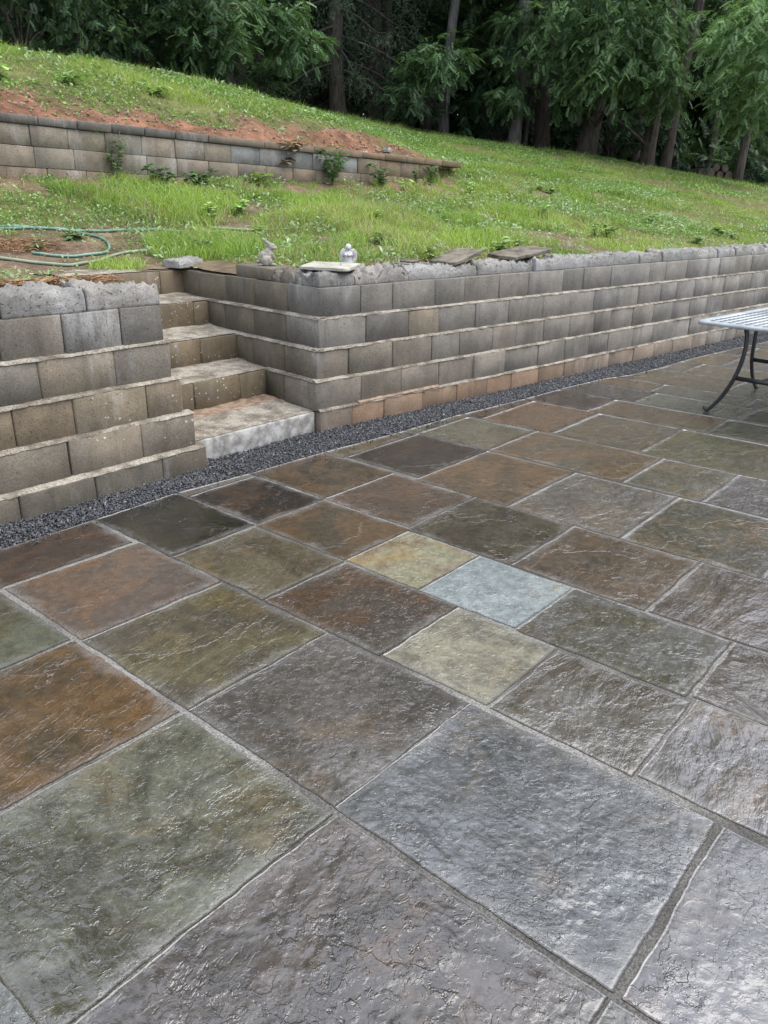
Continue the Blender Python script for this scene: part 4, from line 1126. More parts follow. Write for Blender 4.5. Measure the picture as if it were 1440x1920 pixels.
weed('pale broad weed lying over the green hose', 2.86, 7.02, None, 22, 0.07, 0.12, 0.09, (0.14, 0.19, 0.09), 12)
weed('wilted weed on the orange straw by the hose', 2.38, 6.78, None, 20, 0.07, 0.1, 0.07, (0.10, 0.13, 0.05), 13)
weed('dark green weed clump at the top of the steps', 3.62, 6.25, None, 50, 0.13, 0.18, 0.05, (0.06, 0.13, 0.04), 14)
for i, (x, y) in enumerate([(2.6, 9.7), (2.95, 9.95), (3.3, 9.55), (3.0, 9.5), (4.1, 9.7), (5.2, 9.8)]):
    weed('large leaved weed sprouting at the top of the red bank', x, y, None, 42, 0.16, 0.26, 0.08, (0.28, 0.40, 0.15), 30 + i, 'weed', 'large leaved weeds on the bank')
rw_ = np.random.default_rng(55)
for i in range(26):
    x = rw_.uniform(3.8, 11.5); y = rw_.uniform(4.75, 8.0)
    weed('ragged broad leaved weed standing in the rough terrace grass', x, y, None, int(rw_.integers(24, 60)), rw_.uniform(.10, .22), rw_.uniform(.08, .2), rw_.uniform(.045, .075), tuple(np.array([.24, .35, .11]) * rw_.uniform(.8, 1.4)), 200 + i, 'weed', 'broad leaved weeds in the terrace grass')
# dried vine hanging over the cap
dv = link('dried_vine', None, None, (6.25, 8.40, 2.07)); tag(dv, 'withered brown vine with curled leaves hanging over the wall cap', 'vine')
lf, st = ovate(64, 0.14, 0.34, 0.085, (0.24, 0.165, 0.10), 77, True)
link('foliage', lf.mesh('foliage', M_DRY), dv); link('stem', st.mesh('stem', M_STEM), dv)
lf, st = ovate(30, -0.16, 0.26, 0.08, (0.20, 0.14, 0.09), 78, True)
link('foliage', lf.mesh('foliage', M_DRY), dv)

# ------------------------------------------------------------------ loose things on the walls
def slab_mesh(name, lx, ly, th, seed, mat, poly=None):
    r = np.random.default_rng(seed)
    if poly is None:
        poly = [(-.5, -.5), (-.1, -.53), (.5, -.48), (.52, .1), (.46, .5), (-.05, .5), (-.5, .45), (-.53, 0)]
    pts = []
    for i, p in enumerate(poly):
        q = poly[(i + 1) % len(poly)]
        for t in np.linspace(0, 1, 6, endpoint=False):
            pts.append(((p[0] + (q[0] - p[0]) * t) * lx + r.normal(0, .004), (p[1] + (q[1] - p[1]) * t) * ly + r.normal(0, .004)))
    pts = np.array(pts); n = len(pts); rings = []
    for sc_, z in ((0.0, 0), (0.86, 0), (0.985, 0.004), (1.0, th * 0.4), (0.975, th * 0.7), (0.99, th * 0.85), (0.93, th), (0.5, th), (0.0, th)):
        rings.append(np.hstack([pts * sc_ * (1 + r.normal(0, 0.006, (n, 1))), np.full((n, 1), z) + r.normal(0, 0.0012, (n, 1))]))
    V = np.vstack(rings); k = len(rings); F = []
    for a in range(k - 1):
        j = np.arange(n); F.append(np.stack([a * n + j, a * n + (j + 1) % n, (a + 1) * n + (j + 1) % n, (a + 1) * n + j], -1))
    me = mesh_np(name, V, [np.vstack(F)], [mat]); fix_normals(me); return me
def slab(label, lx, ly, th, loc, rot, seed, mat):
    o = link('loose_slab', slab_mesh('loose_slab', lx, ly, th, seed, mat), None, loc); o.rotation_euler = rot
    tag(o, label, 'slab', None, 'thing')
slab('pale square flagstone lying flat on the wall corner in front of the angel', 0.40, 0.36, 0.026, (3.58, 4.42, 1.068), (0.02, -0.02, 0.62), 1, M_SLATEL)
slab('thin slate chip under a smaller chip on the wall', 0.34, 0.16, 0.016, (4.42, 4.44, 1.058), (0.02, 0.03, 0.1), 2, M_SLATE)
slab('small slate chip on top of another chip on the wall', 0.18, 0.12, 0.014, (4.43, 4.48, 1.078), (0.02, -0.02, 0.35), 3, M_SLATE)
slab('brown slate propped up steeply beside the two chips', 0.40, 0.26, 0.032, (4.90, 4.42, 1.090), (0.03, -0.22, 0.12), 4, M_SLATE)
slab('dark wide slate tilted over the broken caps', 0.56, 0.32, 0.034, (5.72, 4.42, 1.094), (0.05, -0.10, 0.03), 5, M_SLATE)
o = broken(None, 0.26, 0.2, 0.075, (3.33, 6.03, 0.985), 0.2, (0.30, 0.285, 0.26), 0.02, 120, 'concrete_chunk'); tag(o, 'lump of broken concrete at the top of the steps', 'rubble')
for i, (x, y, s) in enumerate([(7.55, 8.62, 0.16), (8.05, 8.64, 0.12), (8.4, 8.63, 0.13)]):
    o = broken(None, s, s * 0.7, s * 0.5, (x, y, float(ground_z(x, y)) - 0.01 + 0.02), 0.4 * i, (0.36, 0.34, 0.31), 0.014, 130 + i, 'stone'); tag(o, ['largest pale stone behind the rusty wall caps, by the bushy weed', 'smallest pale stone lying behind the rusty wall caps', 'middle sized pale stone behind the wall caps, by the leafy sprig'][i], 'stone', 'pale stones on the upper wall', 'thing')

# ------------------------------------------------------------------ garden hoses
def hose(label, pts, r, mat, seed):
    pts = np.array([(x, y, float(ground_z(x, y)) + r * 0.9) for x, y in pts])
    P = catmull(pts, 8); P[:, 2] = ground_z(P[:, 0], P[:, 1]) + r * 0.85
    k = np.ones(5) / 5; zz = np.convolve(np.pad(P[:, 2], 2, 'edge'), k, 'valid'); P[:, 2] = np.maximum(zz, P[:, 2] - 0.01) + 0.004
    V, F = tube(P, r, 8); o = link('garden_hose', mesh_np('garden_hose', V, F, [mat], True)); tag(o, label, 'hose')
hose('teal garden hose curling back in a loop over the bare earth', [(1.4, 7.3), (2.32, 7.26), (2.58, 7.24), (2.84, 7.19), (2.94, 7.11), (3.05, 6.99), (3.07, 6.86), (3.01, 6.71), (2.89, 6.61), (2.7, 6.58), (2.48, 6.59), (2.34, 6.64)], 0.012, M_HOSE, 1)
hose('teal garden hose running straight into the long grass', [(1.3, 7.36), (2.34, 7.30), (2.58, 7.265), (2.86, 7.17), (3.1, 7.14), (3.35, 7.13), (3.67, 7.03), (3.85, 6.92)], 0.012, M_HOSE, 2)
hose('dusty grey green hose lying above the top step', [(1.6, 6.75), (2.05, 6.52), (2.18, 6.44), (2.3, 6.36), (2.48, 6.30), (2.69, 6.37), (3.02, 6.58), (3.32, 6.58), (3.5, 6.42)], 0.012, M_HOSE2, 3)
hose('pale hose end bending through the grass behind the rabbit', [(4.1, 6.9), (4.27, 6.7), (4.5, 6.51), (4.87, 6.49), (5.14, 6.59), (5.28, 6.74), (5.25, 6.86), (5.1, 6.95)], 0.012, M_HOSE2, 4)
hose('short stretch of teal hose half buried in the lawn', [(5.75, 6.66), (5.88, 6.6), (6.05, 6.53), (6.25, 6.55)], 0.011, M_HOSE, 5)

# ------------------------------------------------------------------ statues
def blob(name, parts, voxel, mat, smooth_it=4):
    """one continuous surface from overlapping ellipsoids: (centre, radii, euler)"""
    bm = bmesh.new()
    for c, r, e in parts:
        M = Matrix.Translation(c) @ Matrix.Rotation(e[2], 4, 'Z') @ Matrix.Rotation(e[1], 4, 'Y') @ Matrix.Rotation(e[0], 4, 'X') @ Matrix.Diagonal((*r, 1))
        bmesh.ops.create_uvsphere(bm, u_segments=18, v_segments=12, radius=1.0, matrix=M)
    me = bpy.data.meshes.new(name); bm.to_mesh(me); bm.free()
    tmp = bpy.data.objects.new('tmp', me); COL.objects.link(tmp)
    md = tmp.modifiers.new('r', 'REMESH'); md.mode = 'VOXEL'; md.voxel_size = voxel
    ms = tmp.modifiers.new('s', 'SMOOTH'); ms.factor = 0.5; ms.iterations = smooth_it
    dg = bpy.context.evaluated_depsgraph_get()
    out = bpy.data.meshes.new_from_object(tmp.evaluated_get(dg)); out.name = name
    bpy.data.objects.remove(tmp); bpy.data.meshes.remove(me)
    out.materials.clear(); out.materials.append(mat)
    for p in out.polygons: p.use_smooth = True
    return out
Z3 = (0, 0, 0)
rab = [((-.01, 0, .07), (.056, .046, .066), (0, -.25, 0)), ((.015, 0, .105), (.04, .038, .055), (0, -.1, 0)), ((.022, 0, .14), (.028, .028, .03), Z3),
       ((.036, 0, .17), (.042, .030, .030), (0, .35, 0)), ((.068, 0, .156), (.018, .019, .016), Z3), ((.05, .018, .155), (.017, .014, .016), Z3), ((.05, -.018, .155), (.017, .014, .016), Z3),
       ((.083, 0, .160), (.005, .006, .004), Z3), ((.055, .024, .180), (.006, .004, .006), Z3), ((.055, -.024, .180), (.006, .004, .006), Z3),
       ((-.005, .017, .213), (.016, .009, .042), (.12, -.75, 0)), ((-.005, -.017, .213), (.016, .009, .042), (-.12, -.75, 0)),
       ((-.005, .042, .045), (.046, .019, .046), (0, .3, 0)), ((-.005, -.042, .045), (.046, .019, .046), (0, .3, 0)),
       ((.038, .038, .012), (.036, .014, .013), (0, 0, .15)), ((.038, -.038, .012), (.036, .014, .013), (0, 0, -.15)),
       ((.045, .022, .095), (.013, .011, .034), (0, -.35, 0)), ((.045, -.022, .095), (.013, .011, .034), (0, -.35, 0)), ((.058, .018, .066), (.012, .010, .011), Z3), ((.058, -.018, .066), (.012, .010, .011), Z3),
       ((-.068, 0, .035), (.02, .018, .018), Z3)]
o = link('rabbit_statue', blob('rabbit_statue', rab, 0.0045, M_STATUE, 3), None, (3.43, 4.97, 1.058), math.radians(-28)); o.scale = (0.92, 0.95, 0.80)
tag(o, 'grey stone rabbit statue sitting upright on a cap block', 'statue')
ang_ = [((0, 0, .035), (.034, .028, .038), Z3), ((0, 0, .075), (.028, .022, .05), Z3), ((0, .002, .105), (.025, .017, .026), Z3), ((0, -.004, .150), (.0205, .021, .024), (.25, 0, 0)), ((0, .004, .156), (.023, .022, .022), Z3),
        ((0, -.026, .146), (.004, .005, .005), Z3), ((.008, -.021, .152), (.004, .003, .003), Z3), ((-.008, -.021, .152), (.004, .003, .003), Z3), ((0, -.008, .005), (.036, .03, .007), Z3),
        ((.024, -.008, .102), (.010, .012, .022), (.5, -.3, 0)), ((-.024, -.008, .102), (.010, .012, .022), (.5, .3, 0)), ((.014, -.026, .098), (.017, .008, .008), (0, -.4, .6)), ((-.014, -.026, .098), (.017, .008, .008), (0, .4, -.6)), ((0, -.033, .103), (.007, .007, .011), Z3)]
for k in range(5):
    a = -.9 + k * .45; ang_.append(((math.sin(a) * .026, -.022 * math.cos(a), .035), (.005, .005, .034), Z3))
oa = link('angel_statue', None, None, (3.955, 4.66, 1.035), math.radians(-42)); tag(oa, 'small white praying angel statue with folded wings behind the pale flagstone', 'statue')
link('figure', blob('figure', ang_, 0.0035, M_WHITE, 2), oa)
for s in (-1, 1):
    wg = [((s * .022, .018, .118), (.018, .009, .022), Z3), ((s * .043, .020, .112), (.018, .007, .034), (0, -s * .2, 0)), ((s * .052, .022, .082), (.013, .006, .046), (0, s * .15, 0)), ((s * .043, .022, .06), (.011, .006, .042), (0, s * .25, 0)), ((s * .032, .022, .052), (.010, .006, .036), (0, s * .3, 0))]
    link('wing', blob('wing', wg, 0.0035, M_WHITE, 1), oa)

# ------------------------------------------------------------------ patio table
tb = link('patio_table', None, None, (6.6, 2.27, 0)); tag(tb, 'metal patio table with pale lattice top and curved black legs', 'table')
tx0, tx1, ty0, ty1, tz = -0.77, 0.77, -0.53, 0.53, 0.70
def rrect(x0, x1, y0, y1, r, n=6):
    out = []
    for cx, cy, a0 in ((x1 - r, y1 - r, 0), (x0 + r, y1 - r, 90), (x0 + r, y0 + r, 180), (x1 - r, y0 + r, 270)):
        for k in range(n + 1):
            a = math.radians(a0 + 90 * k / n); out.append((cx + r * math.cos(a), cy + r * math.sin(a)))
    return np.array(out)
outer = rrect(tx0, tx1, ty0, ty1, 0.09); n = len(outer); rings = []
for dlt, z in ((0.045, tz - 0.020), (0.006, tz - 0.026), (0.0, tz - 0.012), (0.004, tz), (0.05, tz + 0.003), (0.055, tz - 0.006), (0.055, tz - 0.018)):
    rr = rrect(tx0 + dlt, tx1 - dlt, ty0 + dlt, ty1 - dlt, max(0.09 - dlt, 0.03)); rings.append(np.hstack([rr, np.full((n, 1), z)]))
V = np.vstack(rings); k = len(rings); j = np.arange(n)
F = np.vstack([np.stack([a * n + j, a * n + (j + 1) % n, ((a + 1) % k) * n + (j + 1) % n, ((a + 1) % k) * n + j], -1) for a in range(k)])
me = mesh_np('rim', V, [F], [M_TOP], True); fix_normals(me); link('rim', me, tb)
lat = Bag()
def bar(x0, x1, y0, y1, z0, z1):
    V = np.array([[x, y, z] for x in (x0, x1) for y in (y0, y1) for z in (z0, z1)]); 
    return V, [np.array([[0, 1, 3, 2], [4, 6, 7, 5], [0, 4, 5, 1], [2, 3, 7, 6], [0, 2, 6, 4], [1, 5, 7, 3]])]
for y in np.arange(ty0 + 0.06, ty1 - 0.05, 0.066): lat.add(*bar(tx0 + 0.05, tx1 - 0.05, y, y + 0.036, tz - 0.012, tz - 0.001))
for x in np.arange(tx0 + 0.06, tx1 - 0.05, 0.075): lat.add(*bar(x, x + 0.024, ty0 + 0.05, ty1 - 0.05, tz - 0.0125, tz - 0.0015))
o = link('lattice', lat.mesh('lattice', M_TOP), tb); o['kind'] = 'stuff'
for sx, sy in ((-1, 1), (1, 1), (-1, -1), (1, -1)):
    x = -0.63
    P = catmull([(0.24, sy * 0.44, tz - 0.02), (0.225, sy * 0.445, 0.60), (0.225, sy * 0.445, 0.46), (0.25, sy * 0.45, 0.30), (0.34, sy * 0.455, 0.14), (0.46, sy * 0.46, 0.03), (0.49, sy * 0.46, 0.016)] if sx > 0 else [(x, sy * 0.19, tz - 0.02), (x, sy * 0.165, 0.60), (x, sy * 0.165, 0.46), (x, sy * 0.20, 0.30), (x - 0.0, sy * 0.27, 0.14), (x - 0.01, sy * 0.345, 0.03), (x - 0.012, sy * 0.372, 0.016)], 7)
    V, F = tube(P, np.interp(np.linspace(0, 1, len(P)), [0, .5, .9, 1], [.017, .016, .014, .014]), 10)
    o = link('leg', mesh_np('leg', V, F, [M_IRON], True), tb)
    if sx > 0: Vf, Ff = tube([(0.485, sy * 0.46, 0.014), (0.50, sy * 0.46, 0.014), (0.517, sy * 0.46, 0.022), (0.522, sy * 0.46, 0.036)], [0.014, 0.015, 0.013, 0.008], 8)
    else: Vf, Ff = tube([(x - 0.012, sy * 0.36, 0.014), (x - 0.012, sy * 0.375, 0.014), (x - 0.012, sy * 0.392, 0.022), (x - 0.012, sy * 0.397, 0.036)], [0.014, 0.015, 0.013, 0.008], 8)
    link('foot', mesh_np('foot', Vf, Ff, [M_IRON], True), o)
for x, w_ in ((-0.63, 0.2), (0.26, 0.45)):
    V, F = bar(x - 0.012, x + 0.012, -w_, w_, 0.275, 0.305); link('stretcher', mesh_np('stretcher', V, F, [M_IRON]), tb)
V, F = bar(-0.62, 0.25, -0.012, 0.012, 0.279, 0.301); link('stretcher', mesh_np('stretcher', V, F, [M_IRON]), tb)
V, F = bar(-0.65, 0.62, -0.24, -0.21, tz - 0.045, tz - 0.0205); link('apron', mesh_np('apron', V, F, [M_IRON]), tb)
V, F = bar(-0.65, 0.62, 0.21, 0.24, tz - 0.045, tz - 0.0205); link('apron', mesh_np('apron', V, F, [M_IRON]), tb)

# ------------------------------------------------------------------ trees
def frond_proto(n=5, L=1.0):
    """compound leaf: a drooping midrib with paired leaflets, unit length"""
    V = []; F = []
    def leaf(p, d, l, w):
        d = d / np.linalg.norm(d); s = np.cross(d, [0, 0, 1.0]); s /= np.linalg.norm(s) + 1e-9
        k = len(V); V.extend([p, p + d * l * .5 + s * w, p + d * l - np.array([0, 0, l * .12]), p + d * l * .5 - s * w]); F.append([k, k + 1, k + 2, k + 3])
    for i in range(n):
        t = 0.18 + 0.78 * i / (n - 1); p = np.array([t, 0, -0.35 * t * t])
        l = 0.46 * (1 - 0.5 * abs(t - .45))
        for s in (-1, 1):
            leaf(p, np.array([0.5, s * 0.85, -0.25]), l, l * 0.22)
    leaf(np.array([0.96, 0, -.32]), np.array([1, 0, -.5]), .26, .055)
    return np.array(V), np.array(F)
FV, FF = frond_proto()
def fronds(c, d, L, bag, col):
    """c centres, d directions, L lengths"""
    n = len(c); d = d / (np.linalg.norm(d, axis=1)[:, None] + 1e-9)
    up = np.tile([0, 0, 1.0], (n, 1)) + rng.normal(0, 0.25, (n, 3))
    s = np.cross(up, d); s /= np.linalg.norm(s, axis=1)[:, None] + 1e-9
    u = np.cross(d, s)
    B = np.stack([d, s, u], 1)                              # rows: local axes
    V = np.einsum('kj,nji->nki', FV, B) * L[:, None, None] + c[:, None]
    bag.add(V.reshape(-1, 3), [(np.arange(n)[:, None, None] * len(FV) + FF[None]).reshape(-1, 4)])
    bag.A.append(np.repeat(col, len(FV), 0))
LG1, LG2 = np.array([0.020, 0.046, 0.021]), np.array([0.16, 0.26, 0.11])  # dark green for deep leaves, bright for lit ones: shade in the colour
def cluster(bag, c, r, n, L, tone=0.5, flat=0.55):
    """a bough: drooping twigs, each carrying leaves alternately along it"""
    c = np.asarray(c, float); m = max(3, n // 7); k = 9
    p = rng.normal(size=(m, 3)); p /= np.linalg.norm(p, axis=1)[:, None]; p *= rng.uniform(0.15, 1, (m, 1)) ** 0.5
    d = p * [1, 1, 0.2] + rng.normal(0, 0.45, (m, 3)) + [0, 0, -0.25]; d /= np.linalg.norm(d, axis=1)[:, None]
    s0 = c + p * r * [1, 1, flat]
    t = np.linspace(0, 1, k); ln = rng.uniform(0.5, 1.1, (m, 1, 1)) * min(r, 0.9) * 0.9
    P = s0[:, None] + d[:, None] * t[None, :, None] * ln - np.array([0, 0, 1.0]) * (t ** 2)[None, :, None] * ln * 0.35
    sd = np.cross(d, [0, 0, 1.0]); sd /= np.linalg.norm(sd, axis=1)[:, None] + 1e-9
    sg = np.where(np.arange(k) % 2 == 0, 1.0, -1.0)[None, :, None]
    D = d[:, None] * rng.uniform(0.2, 1.0, (m, k, 1)) + sd[:, None] * sg * rng.uniform(0.5, 1.1, (m, k, 1)) + rng.normal(0, 0.22, (m, k, 3)) + [0, 0, -0.2]
    tn = np.clip(tone + rng.normal(0, 0.22, (m, 1, 1)) + rng.normal(0, 0.12, (m, k, 1)) + 0.25 * p[:, None, 2:3], 0, 1.4).reshape(-1, 1)  # upper twigs tinted lighter, lower ones darker: light from above put into leaf colour
    kk = m * 5; cc = s0[rng.integers(0, m, kk)] + rng.normal(0, 0.22, (kk, 3)) * min(1.0, r) - [0, 0, 0.08]
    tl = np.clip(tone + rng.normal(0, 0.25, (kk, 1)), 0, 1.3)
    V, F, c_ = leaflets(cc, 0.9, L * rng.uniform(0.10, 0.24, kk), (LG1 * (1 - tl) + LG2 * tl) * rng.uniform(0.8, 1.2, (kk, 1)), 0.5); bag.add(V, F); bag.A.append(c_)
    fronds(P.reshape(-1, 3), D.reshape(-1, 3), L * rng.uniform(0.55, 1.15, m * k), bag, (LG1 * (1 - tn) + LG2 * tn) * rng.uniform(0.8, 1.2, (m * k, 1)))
def trunk_bag(H, r, lean=(0, 0), seed=0, limbs=(), n=9):
    q = np.random.default_rng(seed); k = 9
    t = np.linspace(0, 1, k); P = np.stack([lean[0] * t + q.normal(0, .05, k) * (t > 0), lean[1] * t + q.normal(0, .05, k) * (t > 0), t * H - .25], -1)
    P = catmull(P, 3); tt = np.linspace(0, 1, len(P))
    rad = r * (1 - 0.75 * tt) + r * 0.3 * np.exp(-tt * H / 0.25)
    b = Bag(); V, F = tube(P, rad, n); b.add(V, F)
    for e in limbs:
        e = np.asarray(e, float); z0 = max(0.8, min(e[2] * 0.8, e[2] - 0.25)); i = int(np.clip((z0 + .25) / H, 0, 1) * (len(P) - 1)); a = P[i]
        mid = (a + e) / 2 + [0, 0, 0.25]
        Q = catmull([a, mid, e], 5); rr = max(0.02, r * 0.28)
        V, F = tube(Q, np.linspace(rr, 0.008, len(Q)), 6); b.add(V, F)
    return b
def crown_proto(seed, H, R, z0, ncl, nfr, L, flat=0.6):
    q = np.random.default_rng(seed); b = Bag(); ends = []
    for i in range(ncl):
        t = (i + q.uniform(0, 1)) / ncl; z = z0 + (H - z0) * t
        rr = R * (0.55 + 0.45 * math.sin(math.pi * min(1, 0.25 + t * 0.8))) * q.uniform(.35, 1); a = q.uniform(0, 6.28)
        c = (rr * math.cos(a), rr * math.sin(a), z); ends.append(c)
        cluster(b, c, q.uniform(.7, 1.25), nfr, L, q.uniform(.2, .9), flat)
    return b, ends
PROTO = []
for sd, H, R, z0, ncl, nfr, L in [(1, 14, 3.6, 3.2, 40, 42, 0.42), (2, 15.5, 4.0, 3.6, 44, 42, 0.44), (3, 13, 3.4, 2.6, 38, 42, 0.40)]:
    b, ends = crown_proto(sd, H, R, z0, ncl, nfr, L)
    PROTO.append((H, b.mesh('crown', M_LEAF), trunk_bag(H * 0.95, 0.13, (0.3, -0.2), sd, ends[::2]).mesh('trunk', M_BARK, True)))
def tree_copy(k, x, y, s, rz, label, group=None):
    H, cm, tm = PROTO[k]
    e = link('broadleaf_tree', None, None, (x, y, float(ground_z(x, y))), rz); e.scale = (s, s, s)
    tag(e, label, 'tree', group); link('trunk', tm, e); link('crown', cm, e); return e

# trees standing along the edge of the wood, each with its own trunk and low boughs
def edge_tree(label, x, y, H, r, lean, bark, seed, boughs, proto=None, rz=0.0, cz=2.2, L=0.20):
    g = float(ground_z(x, y))
    e = link('broadleaf_tree', None, None, (x, y, g)); tag(e, label, 'tree')
    ends = [(bx - x, by - y, bz - g) for bx, by, bz, *_ in boughs]
    link('trunk', trunk_bag(H, r, lean, seed, ends).mesh('trunk', bark, True), e)
    if boughs:
        b = Bag()
        for bx, by, bz, br, bn, tone in boughs: cluster(b, (bx - x, by - y, bz - g), br, int(bn * 2.6), L, tone)
        link('bough', b.mesh('bough', M_LEAF), e)
    if proto is not None:
        o = link('crown', PROTO[proto][1], e, (lean[0] * .5, lean[1] * .5, cz), rz)
    return e
edge_tree('slim brown tree rising through the shrubs at the upper end of the hill', 5.85, 15.96, 14, 0.085, (.2, 0), M_BARK, 1, [(5.6, 15.2, 5.6, .6, 60, .2)], 2, 0.4, 2.5)
edge_tree('thick dark twin trunk tree draped with shrubs above the bank', 8.22, 16.02, 17, 0.17, (-.3, .2), M_BARK, 2, [(8.64, 15.22, 4.75, .75, 150, .35), (8.41, 15.35, 5.15, .7, 130, .3), (9.22, 14.87, 4.5, .6, 110, .55), (9.42, 14.75, 4.95, .65, 120, .6), (8.0, 15.4, 5.6, .8, 120, .3), (9.0, 15.0, 5.5, .8, 120, .4)], 0, 1.0, 2.4)
edge_tree('dark leaning trunk just behind the twin trunk tree', 8.95, 16.9, 16, 0.14, (.4, .1), M_BARK, 3, [], 1, 2.0, 2.2)
edge_tree('straight pale grey trunk beside the feathery boughs', 10.5, 16.43, 18, 0.145, (.15, 0), M_BARKG, 4, [(10.93, 14.93, 4.95, .6, 120, .75), (10.58, 15.18, 5.0, .5, 80, .6), (11.18, 14.74, 4.62, .5, 90, .8)], 1, 3.0, 2.8)
edge_tree('leaning grey trunk standing right of the spruce', 16.73, 15.79, 17, 0.14, (.9, -.6), M_BARKG, 5, [(14.52, 14.47, 4.5, .55, 90, .5), (14.86, 14.12, 4.7, .6, 100, .6), (14.27, 14.72, 4.0, .5, 70, .4), (14.9, 14.0, 4.35, .3, 26, .7)], 0, 4.0, 2.6)
edge_tree('pale trunk with a patch of bare wood near its foot', 17.42, 13.92, 18, 0.16, (.5, .1), M_BARKG, 6, [(16.49, 13.48, 4.0, .45, 80, .5), (16.42, 13.57, 4.75, .45, 60, .5), (16.82, 13.07, 5.5, .7, 130, .5), (16.5, 13.3, 4.0, .3, 25, .7)], 2, 5.0, 3.0)
edge_tree('slender dark sapling close to the pale bare patched trunk', 18.1, 14.1, 12, 0.06, (.8, -.2), M_BARK, 7, [], 2, 0.8, 1.6)
edge_tree('broad dark trunk between the pale trunk and the leaning tree', 18.83, 14.07, 18, 0.21, (.2, .1), M_BARK, 8, [], 1, 1.5, 2.6)
edge_tree('big rough barked tree leaning under heavy feathery boughs', 18.74, 12.63, 19, 0.24, (1.6, -.6), M_BARK, 9,
          [(17.74, 10.87, 4.7, .85, 220, .75), (17.44, 11.33, 4.4, .7, 150, .7), (17.96, 10.5, 4.3, .5, 70, .6), (17.11, 11.83, 5.6, .9, 190, .5), (17.75, 10.85, 5.5, .9, 190, .55), (17.05, 12.27, 4.75, .6, 100, .6), (17.07, 11.89, 4.15, .4, 40, .8), (17.6, 11.1, 5.1, .8, 150, .7)], 0, 2.2, 3.0, 0.215)
edge_tree('dark trunk at the corner of the log pile', 19.74, 11.42, 17, 0.17, (.9, -.3), M_BARK, 10, [(17.54, 12.44, 3.75, .3, 22, .6), (18.68, 10.65, 3.7, .35, 34, .6), (18.9, 10.6, 4.3, .5, 60, .5)], 2, 2.9, 3.0)
edge_tree('second dark trunk crossing in front of the log pile', 20.31, 11.21, 18, 0.14, (1.1, -.9), M_BARK, 11, [], 1, 3.6, 2.8)
edge_tree('pale green tree spreading over the end of the hill', 21.85, 9.93, 16, 0.12, (.4, -.2), M_BARK, 12,
          [(18.09, 8.54, 5.0, .9, 200, 1.15), (18.27, 8.15, 4.3, .7, 150, 1.1), (18.64, 8.54, 3.75, .6, 120, .85), (19.23, 8.45, 3.45, .4, 50, .7), (18.4, 8.0, 5.3, .9, 180, 1.1)], 0, 0.2, 2.6, 0.21)
for i, (x, y, r, ln, lab) in enumerate([(16.2, 17.4, .12, .3, 'thin dark trunk in the gap behind the spruce'), (19.6, 13.2, .10, .5, 'thin dark trunk behind the big rough barked tree'), (21.4, 13.6, .16, .3, 'dark trunk deep in the wood behind the log pile'),
                                        (12.0, 18.2, .16, -.2, 'dark trunk in the shade behind the pale grey trunk'), (6.9, 17.6, .14, .2, 'dark trunk in the shade behind the shrubs'), (23.4, 11.5, .12, .5, 'thin trunk at the end of the log pile')]):
    edge_tree(lab, x, y, 15, r, (ln, ln * .3), M_BARK, 40 + i, [], i % 3, i * 1.1, 2.0)

# spruce with hanging branchlets
def spruce(label, x, y, H, R, seed, nb=90):
    q = np.random.default_rng(seed); g = float(ground_z(x, y)); e = link('spruce_tree', None, None, (x, y, g)); tag(e, label, 'tree')
    tb_ = trunk_bag(H, 0.2, (0, 0), seed); nd = Bag()
    for i in range(nb):
        t = (i / nb) ** 1.25; z = 0.9 + t * (H - 1.4); L = R * (1 - t * 0.9) * q.uniform(.75, 1.1); a = i * 2.4 + q.uniform(-.3, .3)
        d = np.array([math.cos(a), math.sin(a), 0]); P = np.array([[0, 0, z], d * L * .35 + [0, 0, z - .12 * L], d * L * .7 + [0, 0, z - .30 * L], d * L + [0, 0, z - .30 * L]]); P = catmull(P, 6)
        V, F = tube(P, np.linspace(0.03, 0.006, len(P)), 5); tb_.add(V, F)
        m = int(34 * L / R + 8); ii = q.uniform(0.12, 1, m); pts = P[(ii * (len(P) - 1)).astype(int)]
        s = np.cross(d, [0, 0, 1])
        hang = q.uniform(.22, .55, m); side = q.choice([-1, 1], m) * q.uniform(.1, .4, m)
        for k in range(m):
            tip = pts[k] + s * side[k] + d * q.uniform(0, .2) - [0, 0, hang[k]]
            kk = 12; u = np.linspace(0.05, 1, kk)[:, None]; base = pts[k] * (1 - u) + tip * u - np.array([0, 0, 0.06]) * (u * (1 - u))
            dr = q.normal(size=(kk, 3)); dr[:, 2] -= .7; dr /= np.linalg.norm(dr, axis=1)[:, None]
            w = np.cross(dr, q.normal(size=(kk, 3))); w /= np.linalg.norm(w, axis=1)[:, None] + 1e-9
            ln = q.uniform(.07, .14, (kk, 1)); V = np.stack([base - w * .011, base + w * .011, base + dr * ln], 1).reshape(-1, 3)
            nd.add(V, [np.arange(kk * 3).reshape(kk, 3)]); nd.A.append(np.repeat(np.array([0.042, 0.062, 0.036]) * q.uniform(.6, 1.5, (kk, 1)), 3, 0))
    link('trunk', tb_.mesh('trunk', M_BARK, True), e); link('crown', nd.mesh('crown', M_NEEDLE), e)
spruce('dark spruce with hanging branchlets at the edge of the wood', 13.7, 16.5, 15, 2.9, 5, 95)
spruce('second shaded spruce close behind the dark spruce', 15.6, 17.3, 16, 2.7, 6, 70)

